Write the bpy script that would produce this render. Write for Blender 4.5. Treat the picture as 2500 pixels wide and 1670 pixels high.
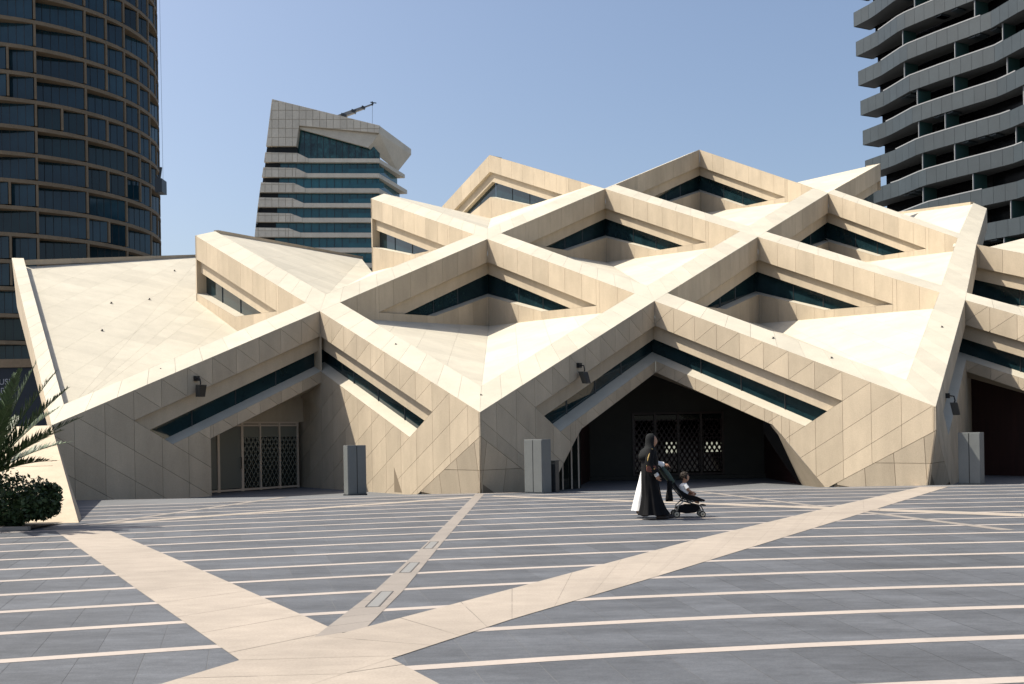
import bpy, bmesh, math, random
from mathutils import Vector, Matrix
random.seed(7)
R = math.radians
scene = bpy.context.scene
col = scene.collection
for o in list(bpy.data.objects):
    bpy.data.objects.remove(o)

# ------------------------------------------------------------------ camera
CAM = Vector((0.743, -29.247, 1.65))
cd = bpy.data.cameras.new('camera')
cam = bpy.data.objects.new('camera', cd)
col.objects.link(cam)
cd.sensor_width = 36.0
cd.lens = 35.0
cd.sensor_fit = 'HORIZONTAL'
cd.shift_x = -0.0016
cd.shift_y = 0.0920
cd.clip_start = 0.1
cd.clip_end = 4000
cam.matrix_world = (Matrix.Translation(CAM) @ Matrix.Rotation(-0.0067, 4, 'Z')
                    @ Matrix.Rotation(math.pi/2, 4, 'X') @ Matrix.Rotation(-0.0172, 4, 'Z'))
scene.camera = cam
scene.render.resolution_x, scene.render.resolution_y = 1024, 684

# ------------------------------------------------------------------ sky, sun, exposure
SUN_EL, SUN_A = R(55), R(-9)          # sun stands high to the left, a little beyond the facade
sdir = Vector((-math.cos(SUN_EL)*math.cos(SUN_A), -math.cos(SUN_EL)*math.sin(SUN_A), math.sin(SUN_EL)))
w = bpy.data.worlds.new('World')
scene.world = w
w.use_nodes = True
nt = w.node_tree
bg = nt.nodes['Background']
sky = nt.nodes.new('ShaderNodeTexSky')
sky.sky_type = 'NISHITA'
sky.sun_disc = False
sky.sun_elevation = SUN_EL
sky.sun_rotation = math.atan2(sdir.x, sdir.y)
sky.altitude = 0
sky.air_density = 1.0
sky.dust_density = 3.2
sky.ozone_density = 1.0
nt.links.new(sky.outputs[0], bg.inputs[0])
bg.inputs[1].default_value = 0.108
ld = bpy.data.lights.new('sun', 'SUN')
ld.energy = 4.7
ld.angle = R(0.55)
ld.color = (1.0, 0.93, 0.80)
sun = bpy.data.objects.new('sun', ld)
col.objects.link(sun)
sun.rotation_euler = sdir.to_track_quat('Z', 'Y').to_euler()
sun.location = (0, 0, 80)
vs = scene.view_settings
vs.view_transform = 'Standard'
vs.look = 'None'
vs.gamma = 1.0
vs.exposure = 0.64
vs.use_curve_mapping = False

# ------------------------------------------------------------------ helpers
class MB:
    def __init__(s): s.v = []; s.f = []
    def poly(s, pts):
        b = len(s.v); s.v += [tuple(p) for p in pts]; s.f.append(tuple(range(b, b+len(pts))))
    def prism(s, pts, off):
        """closed solid: polygon pts swept by vector off"""
        n = len(pts); b = len(s.v); off = Vector(off)
        s.v += [tuple(p) for p in pts] + [tuple(Vector(p)+off) for p in pts]
        s.f.append(tuple(range(b, b+n))); s.f.append(tuple(range(b+2*n-1, b+n-1, -1)))
        for i in range(n):
            j = (i+1) % n
            s.f.append((b+i, b+n+i, b+n+j, b+j))
    def box(s, c, d, rz=0.0):
        hx, hy, hz = d[0]/2, d[1]/2, d[2]/2
        ca, sa = math.cos(rz), math.sin(rz)
        q = [(-hx, -hy), (hx, -hy), (hx, hy), (-hx, hy)]
        s.prism([(c[0]+x*ca-y*sa, c[1]+x*sa+y*ca, c[2]-hz) for x, y in q], (0, 0, d[2]))
    def bar(s, a, b, wd, ht=None, up=(0, 0, 1)):
        a, b = Vector(a), Vector(b); ht = ht or wd
        d = (b-a).normalized(); u = Vector(up)
        if abs(d.dot(u)) > .98: u = Vector((0, 1, 0))
        x = d.cross(u).normalized(); y = x.cross(d)
        q = [a-x*wd/2-y*ht/2, a+x*wd/2-y*ht/2, a+x*wd/2+y*ht/2, a-x*wd/2+y*ht/2]
        s.prism(q, b-a)
    def tube(s, pts, rad, n=8, cap=True):
        pts = [Vector(p) for p in pts]
        if not isinstance(rad, (list, tuple)): rad = [rad]*len(pts)
        b = len(s.v); prev = None
        for i, p in enumerate(pts):
            d = (pts[min(i+1, len(pts)-1)]-pts[max(i-1, 0)]).normalized()
            u = prev if prev else (Vector((0, 0, 1)) if abs(d.z) < .9 else Vector((0, 1, 0)))
            x = d.cross(u).normalized(); y = x.cross(d).normalized(); prev = y
            for k in range(n):
                a = 2*math.pi*k/n
                s.v.append(tuple(p+(x*math.cos(a)+y*math.sin(a))*rad[i]))
        for i in range(len(pts)-1):
            for k in range(n):
                k2 = (k+1) % n
                s.f.append((b+i*n+k, b+i*n+k2, b+(i+1)*n+k2, b+(i+1)*n+k))
        if cap:
            s.f.append(tuple(b+n-1-k for k in range(n)))
            e = b+(len(pts)-1)*n
            s.f.append(tuple(e+k for k in range(n)))
    def loft(s, rings, cap=True):
        n = len(rings[0]); b = len(s.v)
        for r in rings: s.v += [tuple(p) for p in r]
        for i in range(len(rings)-1):
            for k in range(n):
                k2 = (k+1) % n
                s.f.append((b+i*n+k, b+i*n+k2, b+(i+1)*n+k2, b+(i+1)*n+k))
        if cap:
            s.f.append(tuple(b+n-1-k for k in range(n)))
            e = b+(len(rings)-1)*n
            s.f.append(tuple(e+k for k in range(n)))
    def build(s, name, m, parent=None, smooth=False, kind=None, bevel=0):
        me = bpy.data.meshes.new(name)
        me.from_pydata(s.v, [], s.f)
        bm = bmesh.new(); bm.from_mesh(me)
        bmesh.ops.recalc_face_normals(bm, faces=bm.faces)
        bm.to_mesh(me); bm.free()
        me.materials.append(m)
        if smooth:
            for p in me.polygons: p.use_smooth = True
        o = bpy.data.objects.new(name, me)
        col.objects.link(o)
        if parent: o.parent = parent
        if kind: o['kind'] = kind
        if bevel:
            b = o.modifiers.new('bevel', 'BEVEL'); b.width = bevel; b.segments = 2; b.limit_method = 'ANGLE'
        return o

def empty(name, loc=(0, 0, 0)):
    o = bpy.data.objects.new(name, None); col.objects.link(o); o.location = loc
    o.empty_display_size = .2
    return o
def tag(o, label, cat, group=None):
    o['label'] = label; o['category'] = cat
    if group: o['group'] = group
    return o
def attach(parent, *obs):
    """parent world-space parts to a thing whose Empty stands at its base"""
    for o in obs:
        o.parent = parent
        o.matrix_parent_inverse = Matrix.Translation(parent.location).inverted()

# ---- materials
def mat(name, base, rough=.6, spec=.5, metal=0, noise=None, island=0.0, bump=None, coat=0):
    m = bpy.data.materials.new(name); m.use_nodes = True
    n = m.node_tree; b = n.nodes['Principled BSDF']
    b.inputs['Roughness'].default_value = rough
    b.inputs['Metallic'].default_value = metal
    b.inputs['Specular IOR Level'].default_value = spec
    b.inputs['Coat Weight'].default_value = coat
    c = None
    rgb = n.nodes.new('ShaderNodeRGB'); rgb.outputs[0].default_value = (*base, 1); c = rgb.outputs[0]
    tc = n.nodes.new('ShaderNodeTexCoord')
    def mul(c, fac_socket, lo, hi):
        mr = n.nodes.new('ShaderNodeMapRange'); mr.inputs[3].default_value = lo; mr.inputs[4].default_value = hi
        n.links.new(fac_socket, mr.inputs[0])
        mx = n.nodes.new('ShaderNodeVectorMath'); mx.operation = 'SCALE'
        n.links.new(c, mx.inputs[0]); n.links.new(mr.outputs[0], mx.inputs['Scale'])
        return mx.outputs[0]
    for (sc, amt, stretch) in (noise or []):
        mp = n.nodes.new('ShaderNodeMapping'); mp.inputs['Scale'].default_value = stretch
        n.links.new(tc.outputs['Object'], mp.inputs[0])
        nz = n.nodes.new('ShaderNodeTexNoise'); nz.inputs['Scale'].default_value = sc
        nz.inputs['Detail'].default_value = 6; nz.inputs['Roughness'].default_value = .62
        n.links.new(mp.outputs[0], nz.inputs['Vector'])
        mr0 = n.nodes.new('ShaderNodeMapRange'); mr0.inputs[1].default_value = .3; mr0.inputs[2].default_value = .7
        n.links.new(nz.outputs[0], mr0.inputs[0])
        c = mul(c, mr0.outputs[0], 1-amt, 1+amt)
    if island:
        g = n.nodes.new('ShaderNodeNewGeometry'); oi = n.nodes.new('ShaderNodeObjectInfo')
        ad = n.nodes.new('ShaderNodeMath'); ad.operation = 'ADD'
        fr = n.nodes.new('ShaderNodeMath'); fr.operation = 'FRACT'
        n.links.new(g.outputs['Random Per Island'], ad.inputs[0]); n.links.new(oi.outputs['Random'], ad.inputs[1])
        n.links.new(ad.outputs[0], fr.inputs[0])
        c = mul(c, fr.outputs[0], 1-island, 1+island)
    n.links.new(c, b.inputs['Base Color'])
    if bump:
        nz = n.nodes.new('ShaderNodeTexNoise'); nz.inputs['Scale'].default_value = bump[0]; nz.inputs['Detail'].default_value = 5
        n.links.new(tc.outputs['Object'], nz.inputs['Vector'])
        bp = n.nodes.new('ShaderNodeBump'); bp.inputs['Strength'].default_value = bump[1]; bp.inputs['Distance'].default_value = .02
        n.links.new(nz.outputs[0], bp.inputs['Height']); n.links.new(bp.outputs[0], b.inputs['Normal'])
    return m
def emit(name, c, s):
    m = bpy.data.materials.new(name); m.use_nodes = True
    b = m.node_tree.nodes['Principled BSDF']; b.inputs['Base Color'].default_value = (*c, 1)
    b.inputs['Emission Color'].default_value = (*c, 1); b.inputs['Emission Strength'].default_value = s
    return m
U1 = (1, 1, 1)
M = {}
M['stone'] = mat('cream_limestone', (.455, .378, .278), .75, .3, noise=[(.55, .08, U1), (2.2, .07, (1, 1, .25)), (38, .10, U1), (.9, .06, (1, 1, .12))], island=.095, bump=(60, .12))
M['roofstone'] = mat('pale_limestone', (.47, .435, .355), .75, .3, noise=[(.4, .07, U1), (1.6, .05, (1, 1, .3)), (30, .07, U1)], island=.05)
M['joint'] = mat('joint_shadow_gap', (.215, .172, .122), .9, .2)
M['roofjoint'] = mat('roof_joint', (.34, .31, .25), .9, .2)
M['glass'] = mat('dark_teal_glass', (.010, .026, .032), .03, .6, noise=[(1.5, .3, U1)])
M['mullion'] = mat('dark_mullion', (.03, .035, .04), .4, .5)
M['sillstone'] = M['roofstone']
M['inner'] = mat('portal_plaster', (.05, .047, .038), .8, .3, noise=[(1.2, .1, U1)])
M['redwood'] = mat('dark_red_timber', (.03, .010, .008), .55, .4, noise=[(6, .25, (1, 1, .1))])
M['bronze'] = mat('bronze_frame', (.05, .032, .024), .5, .4)
M['frame'] = mat('cream_door_frame', (.55, .45, .35), .4, .5)
M['frit'] = mat('frit_lattice', (.16, .16, .13), .5, .4)
M['frit2'] = mat('faint_frit', (.13, .135, .115), .35, .45)
M['doorglass'] = mat('door_glass', (.010, .014, .012), .06, .5)
M['day_glow'] = emit('daylight_glow', (.85, .85, .66), .28)  # self-glowing stand-in for daylight beyond the portal doors
M['steelbox'] = mat('grey_cabinet_paint', (.14, .148, .145), .5, .4, noise=[(1.5, .08, U1), (20, .04, U1)])
M['dark'] = mat('black_metal', (.012, .012, .012), .5, .4)
M['black_soft'] = mat('black_rubber', (.01, .01, .01), .7, .3)

# ------------------------------------------------------------------ lattice of the mosque roof
ND = {(0,0):(-.04,0,2.37), (-1,1):(-12.59,0,2.20), (0,1):(-6.27,8.55,6.52), (1,0):(6.44,8.55,6.70), (1,1):(-.01,17.1,10.85),
      (2,0):(12.60,17.1,10.75), (2,1):(6.40,25.65,15.21), (3,0):(18.72,25.65,14.78), (1,2):(-6.53,25.65,14.88),
      (2,2):(-.06,34.2,19.60), (3,1):(13.34,34.2,19.73), (4,0):(24.90,34.2,18.67), (1,-1):(13.39,0,2.31), (2,-1):(18.28,8.55,6.54),
      (3,-1):(22.82,17.1,10.24), (4,-1):(27.51,25.65,13.80), (0,2):(-13.58,17.1,11.23), (-1,2):(-21.5,15.9,10.1),
      (2,-2):(24.9,0,2.3), (3,-2):(29.4,8.55,6.4), (4,-2):(33.5,17.1,10.2)}
ND = {k: Vector(v) for k, v in ND.items()}

def gz(y):
    """the plaza falls a hand's breadth towards the foot of the facade"""
    return 0.0 if y < 0 else (-.2*y/3 if y < 3 else -.2)

# ------------------------------------------------------------------ the plaza
SP0, SPITCH, SWID = -20.71, 1.28, .15
def curve(x):
    lc = lambda t: abs(t)+math.log((1+math.exp(-2*abs(t)))/2)
    return .15*(x-.8)-.455*(lc((x-2.2)/3.5)-lc(-.4))
def slope(x): return .15-.13*math.tanh((x-2.2)/3.5)

M['slate'] = mat('slate_paver', (.080, .086, .097), .62, .35, noise=[(.7, .28, (1, 3.2, 1)), (5, .16, (1, 3, 1)), (70, .20, U1), (.22, .12, U1)], island=.09, bump=(90, .1))
M['slategap'] = mat('slate_joint', (.125, .13, .138), .8, .3, noise=[(.5, .12, (1, 2.6, 1)), (4, .08, (1, 3, 1))])
M['stripe'] = mat('pale_stone_stripe', (.36, .315, .282), .65, .35, noise=[(.8, .08, U1), (25, .06, U1)], island=.03)
M['band'] = mat('pale_stone_band', (.315, .272, .228), .65, .35, noise=[(.35, .13, U1), (2.2, .09, (1, 2, 1)), (45, .10, U1)], island=.03)
M['band2'] = mat('greyer_stone_strip', (.23, .205, .182), .65, .35, noise=[(1.2, .1, U1), (30, .06, U1)])
M['plate'] = mat('steel_light_plate', (.20, .20, .195), .5, .4)

g = MB()
for y0, y1 in ((-120, 0), (0, 3), (3, 900)):
    g.poly([(-700, y0, gz(y0)-.0085), (700, y0, gz(y0)-.0085), (700, y1, gz(y1)-.0085), (-700, y1, gz(y1)-.0085)])
plaza = g.build('plaza_ground', M['slategap'], kind='structure')

def ysplit(y0, y1):
    ys = [y0]+[t for t in (0, 3) if y0 < t < y1]+[y1]
    return ys
# light stripes
for k in range(-3, 17):
    m_ = MB(); xs = [-34+1.0*i for i in range(75)]
    top, bot = [], []
    for x in xs:
        y = SP0+SPITCH*k+curve(x)
        bot.append(Vector((x, y, gz(y)-.0045))); top.append(Vector((x, y+SWID, gz(y+SWID)-.0045)))
    for i in range(len(xs)-1):
        m_.poly([bot[i], bot[i+1], top[i+1], top[i]])
    m_.build('paving_stripe', M['stripe'], plaza)
# slate slabs between the stripes
slabs = []
for k in range(-3, 16):
    for c in range(-75, 70):
        w_ = .46
        def pt(u, v):
            y = SP0+SPITCH*k+SWID+v
            x = u*w_ + (.0 if k % 2 else .23)
            xx = x-slope(x)*v
            yy = y+curve(xx)
            return Vector((xx, yy, gz(yy)-.006))
        e = .003
        q = [pt(c+e/w_, .006), pt(c+1-e/w_, .006), pt(c+1-e/w_, SPITCH-SWID-.006), pt(c+e/w_, SPITCH-SWID-.006)]
        ce = (q[0]+q[2])/2
        dep = ce.y-CAM.y
        vis = dep > 4.5 and abs(ce.x-CAM.x) < .56*dep+.5
        slabs.append((dep if vis else 999+dep, q))
slabs.sort(key=lambda t: t[0])
rest = MB()
for i, (d_, q) in enumerate(slabs):
    if i < 300:
        a = MB(); a.prism(q, (0, 0, -.0012)); a.build('paving_slab', M['slate'], plaza)
    else:
        rest.poly(q)
rest.build('paving_slabs_far', M['slate'], plaza, kind='stuff')

def path_band(pl, pr, z, name, m, seg=8, gap=.004):
    """paved band between two polylines, laid as slabs across"""
    n_ = len(pl)
    def along(P, t):
        t *= len(P)-1; i = min(int(t), len(P)-2); f = t-i
        return Vector((P[i][0]*(1-f)+P[i+1][0]*f, P[i][1]*(1-f)+P[i+1][1]*f, 0))
    for s_ in range(seg):
        a = MB()
        t0, t1 = s_/seg, (s_+1)/seg
        L = (along(pl, t1)-along(pl, t0)).length
        e = gap/L/seg
        for j in range(4):
            u0 = t0+e+(t1-t0-2*e)*j/4; u1 = t0+e+(t1-t0-2*e)*(j+1)/4
            q = [along(pl, u0), along(pr, u0), along(pr, u1), along(pl, u1)]
            a.poly([Vector((p.x, p.y, gz(p.y)+z)) for p in q])
        a.build(name, m, plaza)
path_band([(-7.9,-10.2),(-3.51,-17.9),(-1.3,-21.73),(-.2,-23.9)], [(-6.80,-10.35),(-2.75,-17.2),(-.60,-20.9),(.95,-23.9)], -.0020, 'paving_band', M['band'], 14)
path_band([(-2.4,-23.9),(-1.3,-21.73),(.77,-18.45),(3.68,-13.74),(8.08,-7.22),(12.5,-.9)], [(-1.45,-23.9),(-.1,-21.68),(.76,-20.25),(2.41,-17.79),(6.06,-12.14),(13.3,-.95)], -.0010, 'paving_band', M['band'], 20)
path_band([(-.90,-20.9),(-.72,-18.39),(-.54,-13.5),(-.22,-1.4),(-.20,-.5)], [(-.52,-20.6),(-.41,-18.43),(-.30,-13.54),(.03,-1.45),(.05,-.5)], -.0015, 'paving_band', M['band2'], 22)
path_band([(-7.95,-8.75),(-.35,-1.7)], [(-7.70,-9.1),(-.05,-2.0)], -.0028, 'paving_band', M['band'], 7)
path_band([(-7.85,-8.9),(-5.9,-.3)], [(-7.65,-8.95),(-5.65,-.3)], -.0035, 'paving_band', M['band2'], 6)
path_band([(.35,-1.3),(10.6,-10.2),(15.9,-14.6)], [(.25,-1.7),(10.3,-10.8),(15.6,-15.1)], -.0028, 'paving_band', M['band'], 10)
path_band([(6.2,-.8),(8.95,-13.2)], [(6.0,-.8),(8.7,-13.2)], -.0035, 'paving_band', M['band2'], 8)
for i, y in enumerate((-19.45, -17.0, -14.4)):
    x = -.79+.028*(y+20.4)+.10
    a = MB(); a.prism([(x, y, -.0008), (x+.11, y, -.0008), (x+.14, y+.95, -.0008), (x+.03, y+.95, -.0008)], (0, 0, .001))
    pl_ = a.build('light_plate', M['plate'], plaza)
    fr = MB()
    for p, q in (((x-.012, y), (x+.018, y+.95)), ((x+.122, y), (x+.152, y+.95)), ((x-.012, y-.01), (x+.12, y-.01)), ((x+.02, y+.96), (x+.152, y+.96))):
        fr.bar((*p, -.001), (*q, -.001), .010, .004)
    fr.build('plate_frame', M['mullion'], pl_)

# ------------------------------------------------------------------ panelling tools
def clip(poly, a, b, c):
    """keep a*x+b*y<=c of a convex 2d polygon"""
    out = []
    for i in range(len(poly)):
        p, q = poly[i], poly[(i+1) % len(poly)]
        fp, fq = a*p[0]+b*p[1]-c, a*q[0]+b*q[1]-c
        if fp <= 1e-9: out.append(p)
        if (fp < -1e-9 and fq > 1e-9) or (fp > 1e-9 and fq < -1e-9):
            t = fp/(fp-fq); out.append((p[0]+(q[0]-p[0])*t, p[1]+(q[1]-p[1])*t))
    return out
def area2(p):
    return .5*sum(p[i][0]*p[(i+1) % len(p)][1]-p[(i+1) % len(p)][0]*p[i][1] for i in range(len(p)))
def inset(p, g_):
    if area2(p) < 0: p = p[::-1]
    out = p
    for i in range(len(p)):
        x0, y0 = p[i]; x1, y1 = p[(i+1) % len(p)]
        dx, dy = x1-x0, y1-y0; l = math.hypot(dx, dy)
        if l < 1e-6: continue
        a, b = dy/l, -dx/l
        out = clip(out, a, b, a*x0+b*y0-g_)
        if len(out) < 3: return []
    return out
def dedupe(p):
    o = []
    for q in p:
        if not o or math.hypot(q[0]-o[-1][0], q[1]-o[-1][1]) > 1e-4: o.append(q)
    if len(o) > 2 and math.hypot(o[0][0]-o[-1][0], o[0][1]-o[-1][1]) < 1e-4: o.pop()
    return o
def cut(poly, fams):
    """split a convex polygon by families of parallel lines (a,b,c0,pitch)"""
    polys = [poly]
    for a, b, c0, pitch in fams:
        nxt = []
        for p in polys:
            vals = [a*x+b*y for x, y in p]
            k0, k1 = math.floor((min(vals)-c0)/pitch+1e-6), math.ceil((max(vals)-c0)/pitch-1e-6)
            for k in range(k0, k1):
                q = clip(clip(p, a, b, c0+(k+1)*pitch), -a, -b, -(c0+k*pitch))
                if len(q) >= 3 and abs(area2(q)) > .004: nxt.append(q)
        polys = nxt
    return polys
PANELS = []          # (apparent size, points3d, thickness vector, parent, material, name)
def add_panels(polys, fams, to3, thick, parent, m, name, gap):
    for p in polys:
        for q in cut(p, fams):
            q = dedupe(inset(q, gap/2))
            if len(q) < 3 or abs(area2(q)) < .003: continue
            pts = [to3(*t) for t in q]
            c = sum(pts, Vector())/len(pts)
            PANELS.append((abs(area2(q))/max(1, (c-CAM).length_squared), pts, thick, parent, m, name))

mosque = empty('mosque', (0, 0, 0))
tag(mosque, 'cream stone mosque with folded lattice roof of overlapping gables behind the plaza', 'mosque')

def two(e1, n1, e2, n2, d):
    """s along e1 where the two planes recessed by d meet"""
    det = n1.x*n2.y-n1.y*n2.x
    if abs(det) < 1e-4: return 0
    x = (-d*n2.y+d*n1.y)/det; y = (-d*n1.x+d*n2.x)/det
    return x*e1.x+y*e1.y
class Wing:
    def __init__(s, T, E, left):
        s.T, s.E = T, E
        d = Vector((E.x-T.x, E.y-T.y)); s.L = d.length; s.e = d/s.L
        s.n = Vector((-s.e.y, s.e.x)) if left else Vector((s.e.y, -s.e.x))
        s.m = (T.z-E.z)/s.L
    def top(s, t): return s.T.z-s.m*t
    def P(s, t, z, d=0):
        return Vector((s.T.x+s.e.x*t-s.n.x*d, s.T.y+s.e.y*t-s.n.y*d, z))
D1, D2 = .20, .46
def wing_parts(W, sc, polys, fams, o1, o2, send1, send2, obot, sill, zlow, panes, m='stone', glass_end=None):
    """stone wall with a stepped recess: fascia, set-back band, glass strip, sloping sill"""
    back = MB()
    for p in polys: back.poly([W.P(s_, z, .05) for s_, z in p])
    wall = back.build('wall', M['joint'], mosque)
    thick = Vector((-W.n.x*.05, -W.n.y*.05, 0))
    add_panels(polys, fams, lambda s_, z: W.P(s_, z, 0), thick, wall, M[m], 'stone_panel', .011)
    c1, c2 = sc(D1), sc(D2+.02)
    b = MB()
    t = W.top
    # band set back below the fascia, soffits above and below it
    b.poly([W.P(c1, t(c1)-o1+.25, D1), W.P(send1, t(send1)-o1+.25, D1), W.P(send1, t(send1)-o2, D1), W.P(c1, t(c1)-o2, D1)])
    b.poly([W.P(0, t(0)-o1, .0), W.P(send1, t(send1)-o1, .0), W.P(send1, t(send1)-o1, D1+.02), W.P(c1, t(c1)-o1, D1+.02)])
    b.poly([W.P(c1, t(c1)-o2, D1), W.P(send1, t(send1)-o2, D1), W.P(send1, t(send1)-o2, D2+.02), W.P(c2, t(c2)-o2, D2+.02)])
    b.build('window_surround', M['stone'], wall)
    # glass
    front = obot is not None
    if panes:
        x0, x1 = max(c2, 0), send2
        for i in range(1, panes):
            x = x0+(x1-x0)*i/panes
            fr = MB(); fr.bar(W.P(x, t(x)-o2+.2, D2-.012), W.P(x, t(x)-(obot if front else 2.9), D2-.012), .035, .03)
            fr.build('mullion', M['mullion'], wall)
        xs = [c2]+[x0+(x1-x0)*i/panes for i in range(1, panes)]+[x1]
        zb = min(z for s_, z in sill)-.2
        for i in range(panes):
            a, c = xs[i]+.008, xs[i+1]-.008
            pm = MB(); pm.poly([W.P(a, t(a)-o2+.3, D2), W.P(c, t(c)-o2+.3, D2), W.P(c, t(c)-obot if front else zb, D2), W.P(a, t(a)-obot if front else zb, D2)])
            pm.build('pane', M['glass'], wall)
    # sloping sill, lit from above
    s_ = MB(); rise = .17 if front else .06
    for (a, za), (c, zc) in zip(sill[:-1], sill[1:]):
        a2 = sc(D2+.02) if a == 0 else a
        s_.poly([W.P(a, za, 0), W.P(c, zc, 0), W.P(c, zc+rise, D2+.02), W.P(a2, za+rise+((za-zc)/(c-a)*-a2 if a == 0 else 0), D2+.02)])
    s_.build('window_sill', M['sillstone'], wall)
    return wall

def inner_wing(T, E, left, other=None, drop=0):
    W = Wing(T, E, left); t = W.top; L = W.L; zt = T.z
    if other is not None:
        O = Wing(T, other, not left); sc = lambda d: two(W.e, W.n, O.e, O.n, d)
    else: sc = lambda d: 0.0
    k = L/10.6
    o1, o2 = 1.08, 1.68
    r1, r3 = 7.35*k, 3.85*k
    zb0, zbL = zt-4.35, E.z-.55-drop
    bot = lambda s_: zb0+(zbL-zb0)*s_/L
    z1 = t(r1)-o1; z3 = z1+.16
    polys = [[(0, zt), (r1, t(r1)), (r1, z1), (0, zt-o1)],
             [(r1, t(r1)), (L, t(L)), (L, bot(L)), (r1, bot(r1))],
             [(0, zt-2.68), (r3, z3), (r3, bot(r3)), (0, bot(0))],
             [(r3, z3), (r1, z1), (r1, bot(r1)), (r3, bot(r3))]]
    fams = [(1, 0, .12, 1.06*k)]
    sill = [(0, zt-2.68), (r3, z3), (r1, z1)]
    return wing_parts(W, sc, polys, fams, o1, o2, r1+.35, r1-.5, None, sill, zb0, 4)

def strip(a, b, b2, a2, name='roof_strip', thick=.06, pitch=1.2):
    """flat beam top a-b (outer edge), a2-b2 (inner edge), panelled across"""
    m_ = MB(); z = Vector((0, 0, -.05))
    m_.poly([a+z, b+z, b2+z, a2+z])
    s_ = m_.build(name, M['roofjoint'], mosque)
    n_ = max(1, round((b-a).length/pitch))
    for i in range(n_):
        f0, f1 = i/n_, (i+1)/n_
        q = [a.lerp(b, f0), a.lerp(b, f1), a2.lerp(b2, f1), a2.lerp(b2, f0)]
        c = sum(q, Vector())/4
        q = [c+(p-c)*(1-.007/max(.2, (p-c).length)) for p in q]
        PANELS.append((.5*pitch/(c-CAM).length_squared, q, Vector((0, 0, -.05)), s_, M['roofstone'], 'roof_panel'))
    return s_
def facet(pts, pitch=1.25, name='roof_facet'):
    """planar roof facet laid with stone slabs"""
    a = MB(); n_ = (pts[1]-pts[0]).cross(pts[2]-pts[0]).normalized()
    if n_.z < 0: n_ = -n_
    a.poly([p-n_*.05 for p in pts])
    o = a.build(name, M['roofjoint'], mosque)
    u = Vector((1, 0, 0)); u = (u-n_*u.dot(n_)).normalized(); v = n_.cross(u)
    p0 = pts[0]
    to2 = lambda p: ((p-p0).dot(u), (p-p0).dot(v))
    add_panels([[to2(p) for p in pts]], [(1, 0, 0, pitch), (.0, 1, 0, pitch)], lambda x, y: p0+u*x+v*y, -n_*.05, o, M['roofstone'], 'roof_panel', .005)
    return o
WS = 1.15
def cell(L, Lf, Rt, T, lw=True, rw=True, drop=None, strips=True):
    L, Lf, Rt, T = ND[L], ND[Lf], ND[Rt], ND[T]
    i0 = (Rt-L).normalized(); j0 = (Lf-L).normalized()
    i1 = (T-Lf).normalized(); j1 = (T-Rt).normalized()
    Li = L+i0*WS+j0*WS
    Lfi = Lf+i1*WS; Rti = Rt+j1*WS
    if strips:
        strip(Lf, L, Li, Lfi); strip(L, Rt, Rti, Li)
    B = T-Vector((0, 0, 4.05))
    lo = lambda p, d: p-Vector((0, 0, d))
    Li0, Lf0, Rt0 = Li, Lfi, Rti
    Li, Lfi, Rti = lo(Li, .08), lo(Lfi, .62 if lw else .06), lo(Rti, .62 if rw else .06)
    m_ = MB(); m_.poly([Li0, Lf0, Lfi, Li]); m_.poly([Li0, Rt0, Rti, Li]); m_.build('roof_step', M['roofstone'], mosque)
    if lw: facet([Li, B, Lfi])
    if rw: facet([Li, Rti, B])
    if lw: inner_wing(T, Lf, True, Rt if rw else None)
    if rw: inner_wing(T, Rt, False, Lf if lw else None)
    if not lw:
        Q = Vector((-8.3, 34, 13.1)); facet([Li, Q, Lfi]); facet([Li, B, Q])
        edge_lip(Lfi, Q)
    if not rw:
        Q = Vector((27.7, 42, 16.97)); facet([Li, Rti, Q]); facet([Li, Q, B])
        edge_lip(Rti, Q)
    return Li, Lfi, Rti, B
def edge_lip(a, b):
    m_ = MB(); m_.bar(a+Vector((0, .12, .02)), b+Vector((0, .12, .02)), .22, .22)
    m_.build('parapet', M['stone'], mosque)

cell((0,0), (0,1), (1,0), (1,1))
cell((1,0), (1,1), (2,0), (2,1))
cell((1,-1), (1,0), (2,-1), (2,0))
cell((2,0), (2,1), (3,0), (3,1))
cell((2,-1), (2,0), (3,-1), (3,0))
cell((0,1), (0,2), (1,1), (1,2), lw=False)
cell((3,-1), (3,0), (4,-1), (4,0), rw=False)
cell((2,-2), (2,-1), (3,-2), (3,-1))
# cell under the highest left peak: its left wing turns the corner and faces the sun
L_, Lf_, R_, T_ = ND[(1,1)], ND[(1,2)], ND[(2,1)], ND[(2,2)]
i0, j0 = (R_-L_).normalized(), (Lf_-L_).normalized()
Li = L_+i0*WS+j0*WS; Lfi = Lf_+(T_-Lf_).normalized()*WS; Rti = R_+(T_-R_).normalized()*WS
strip(Lf_, L_, Li, Lfi); strip(L_, R_, Rti, Li)
B_ = T_-Vector((0, 0, 4.05)); facet([Li, Rti, B_])
ELW = Vector((-6.3, 42.5, 15.5))
facet([Li, B_, Lfi]); facet([Lfi, B_, ELW-Vector((0, 0, 1.5))])
inner_wing(T_, R_, False, ELW); inner_wing(T_, ELW, True, R_)
# right wall seen along the hip behind the far right corner
inner_wing(ND[(4,-1)], ND[(3,-1)], True)
facet([ND[(3,-1)]+Vector((.6, .5, -.1)), ND[(3,-2)], Vector((34, 17, 9.7)), Vector((27.5, 21, 10.6))])
edge_lip(Vector((27.5, 21, 10.6)), Vector((34, 17, 9.7)))
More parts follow.
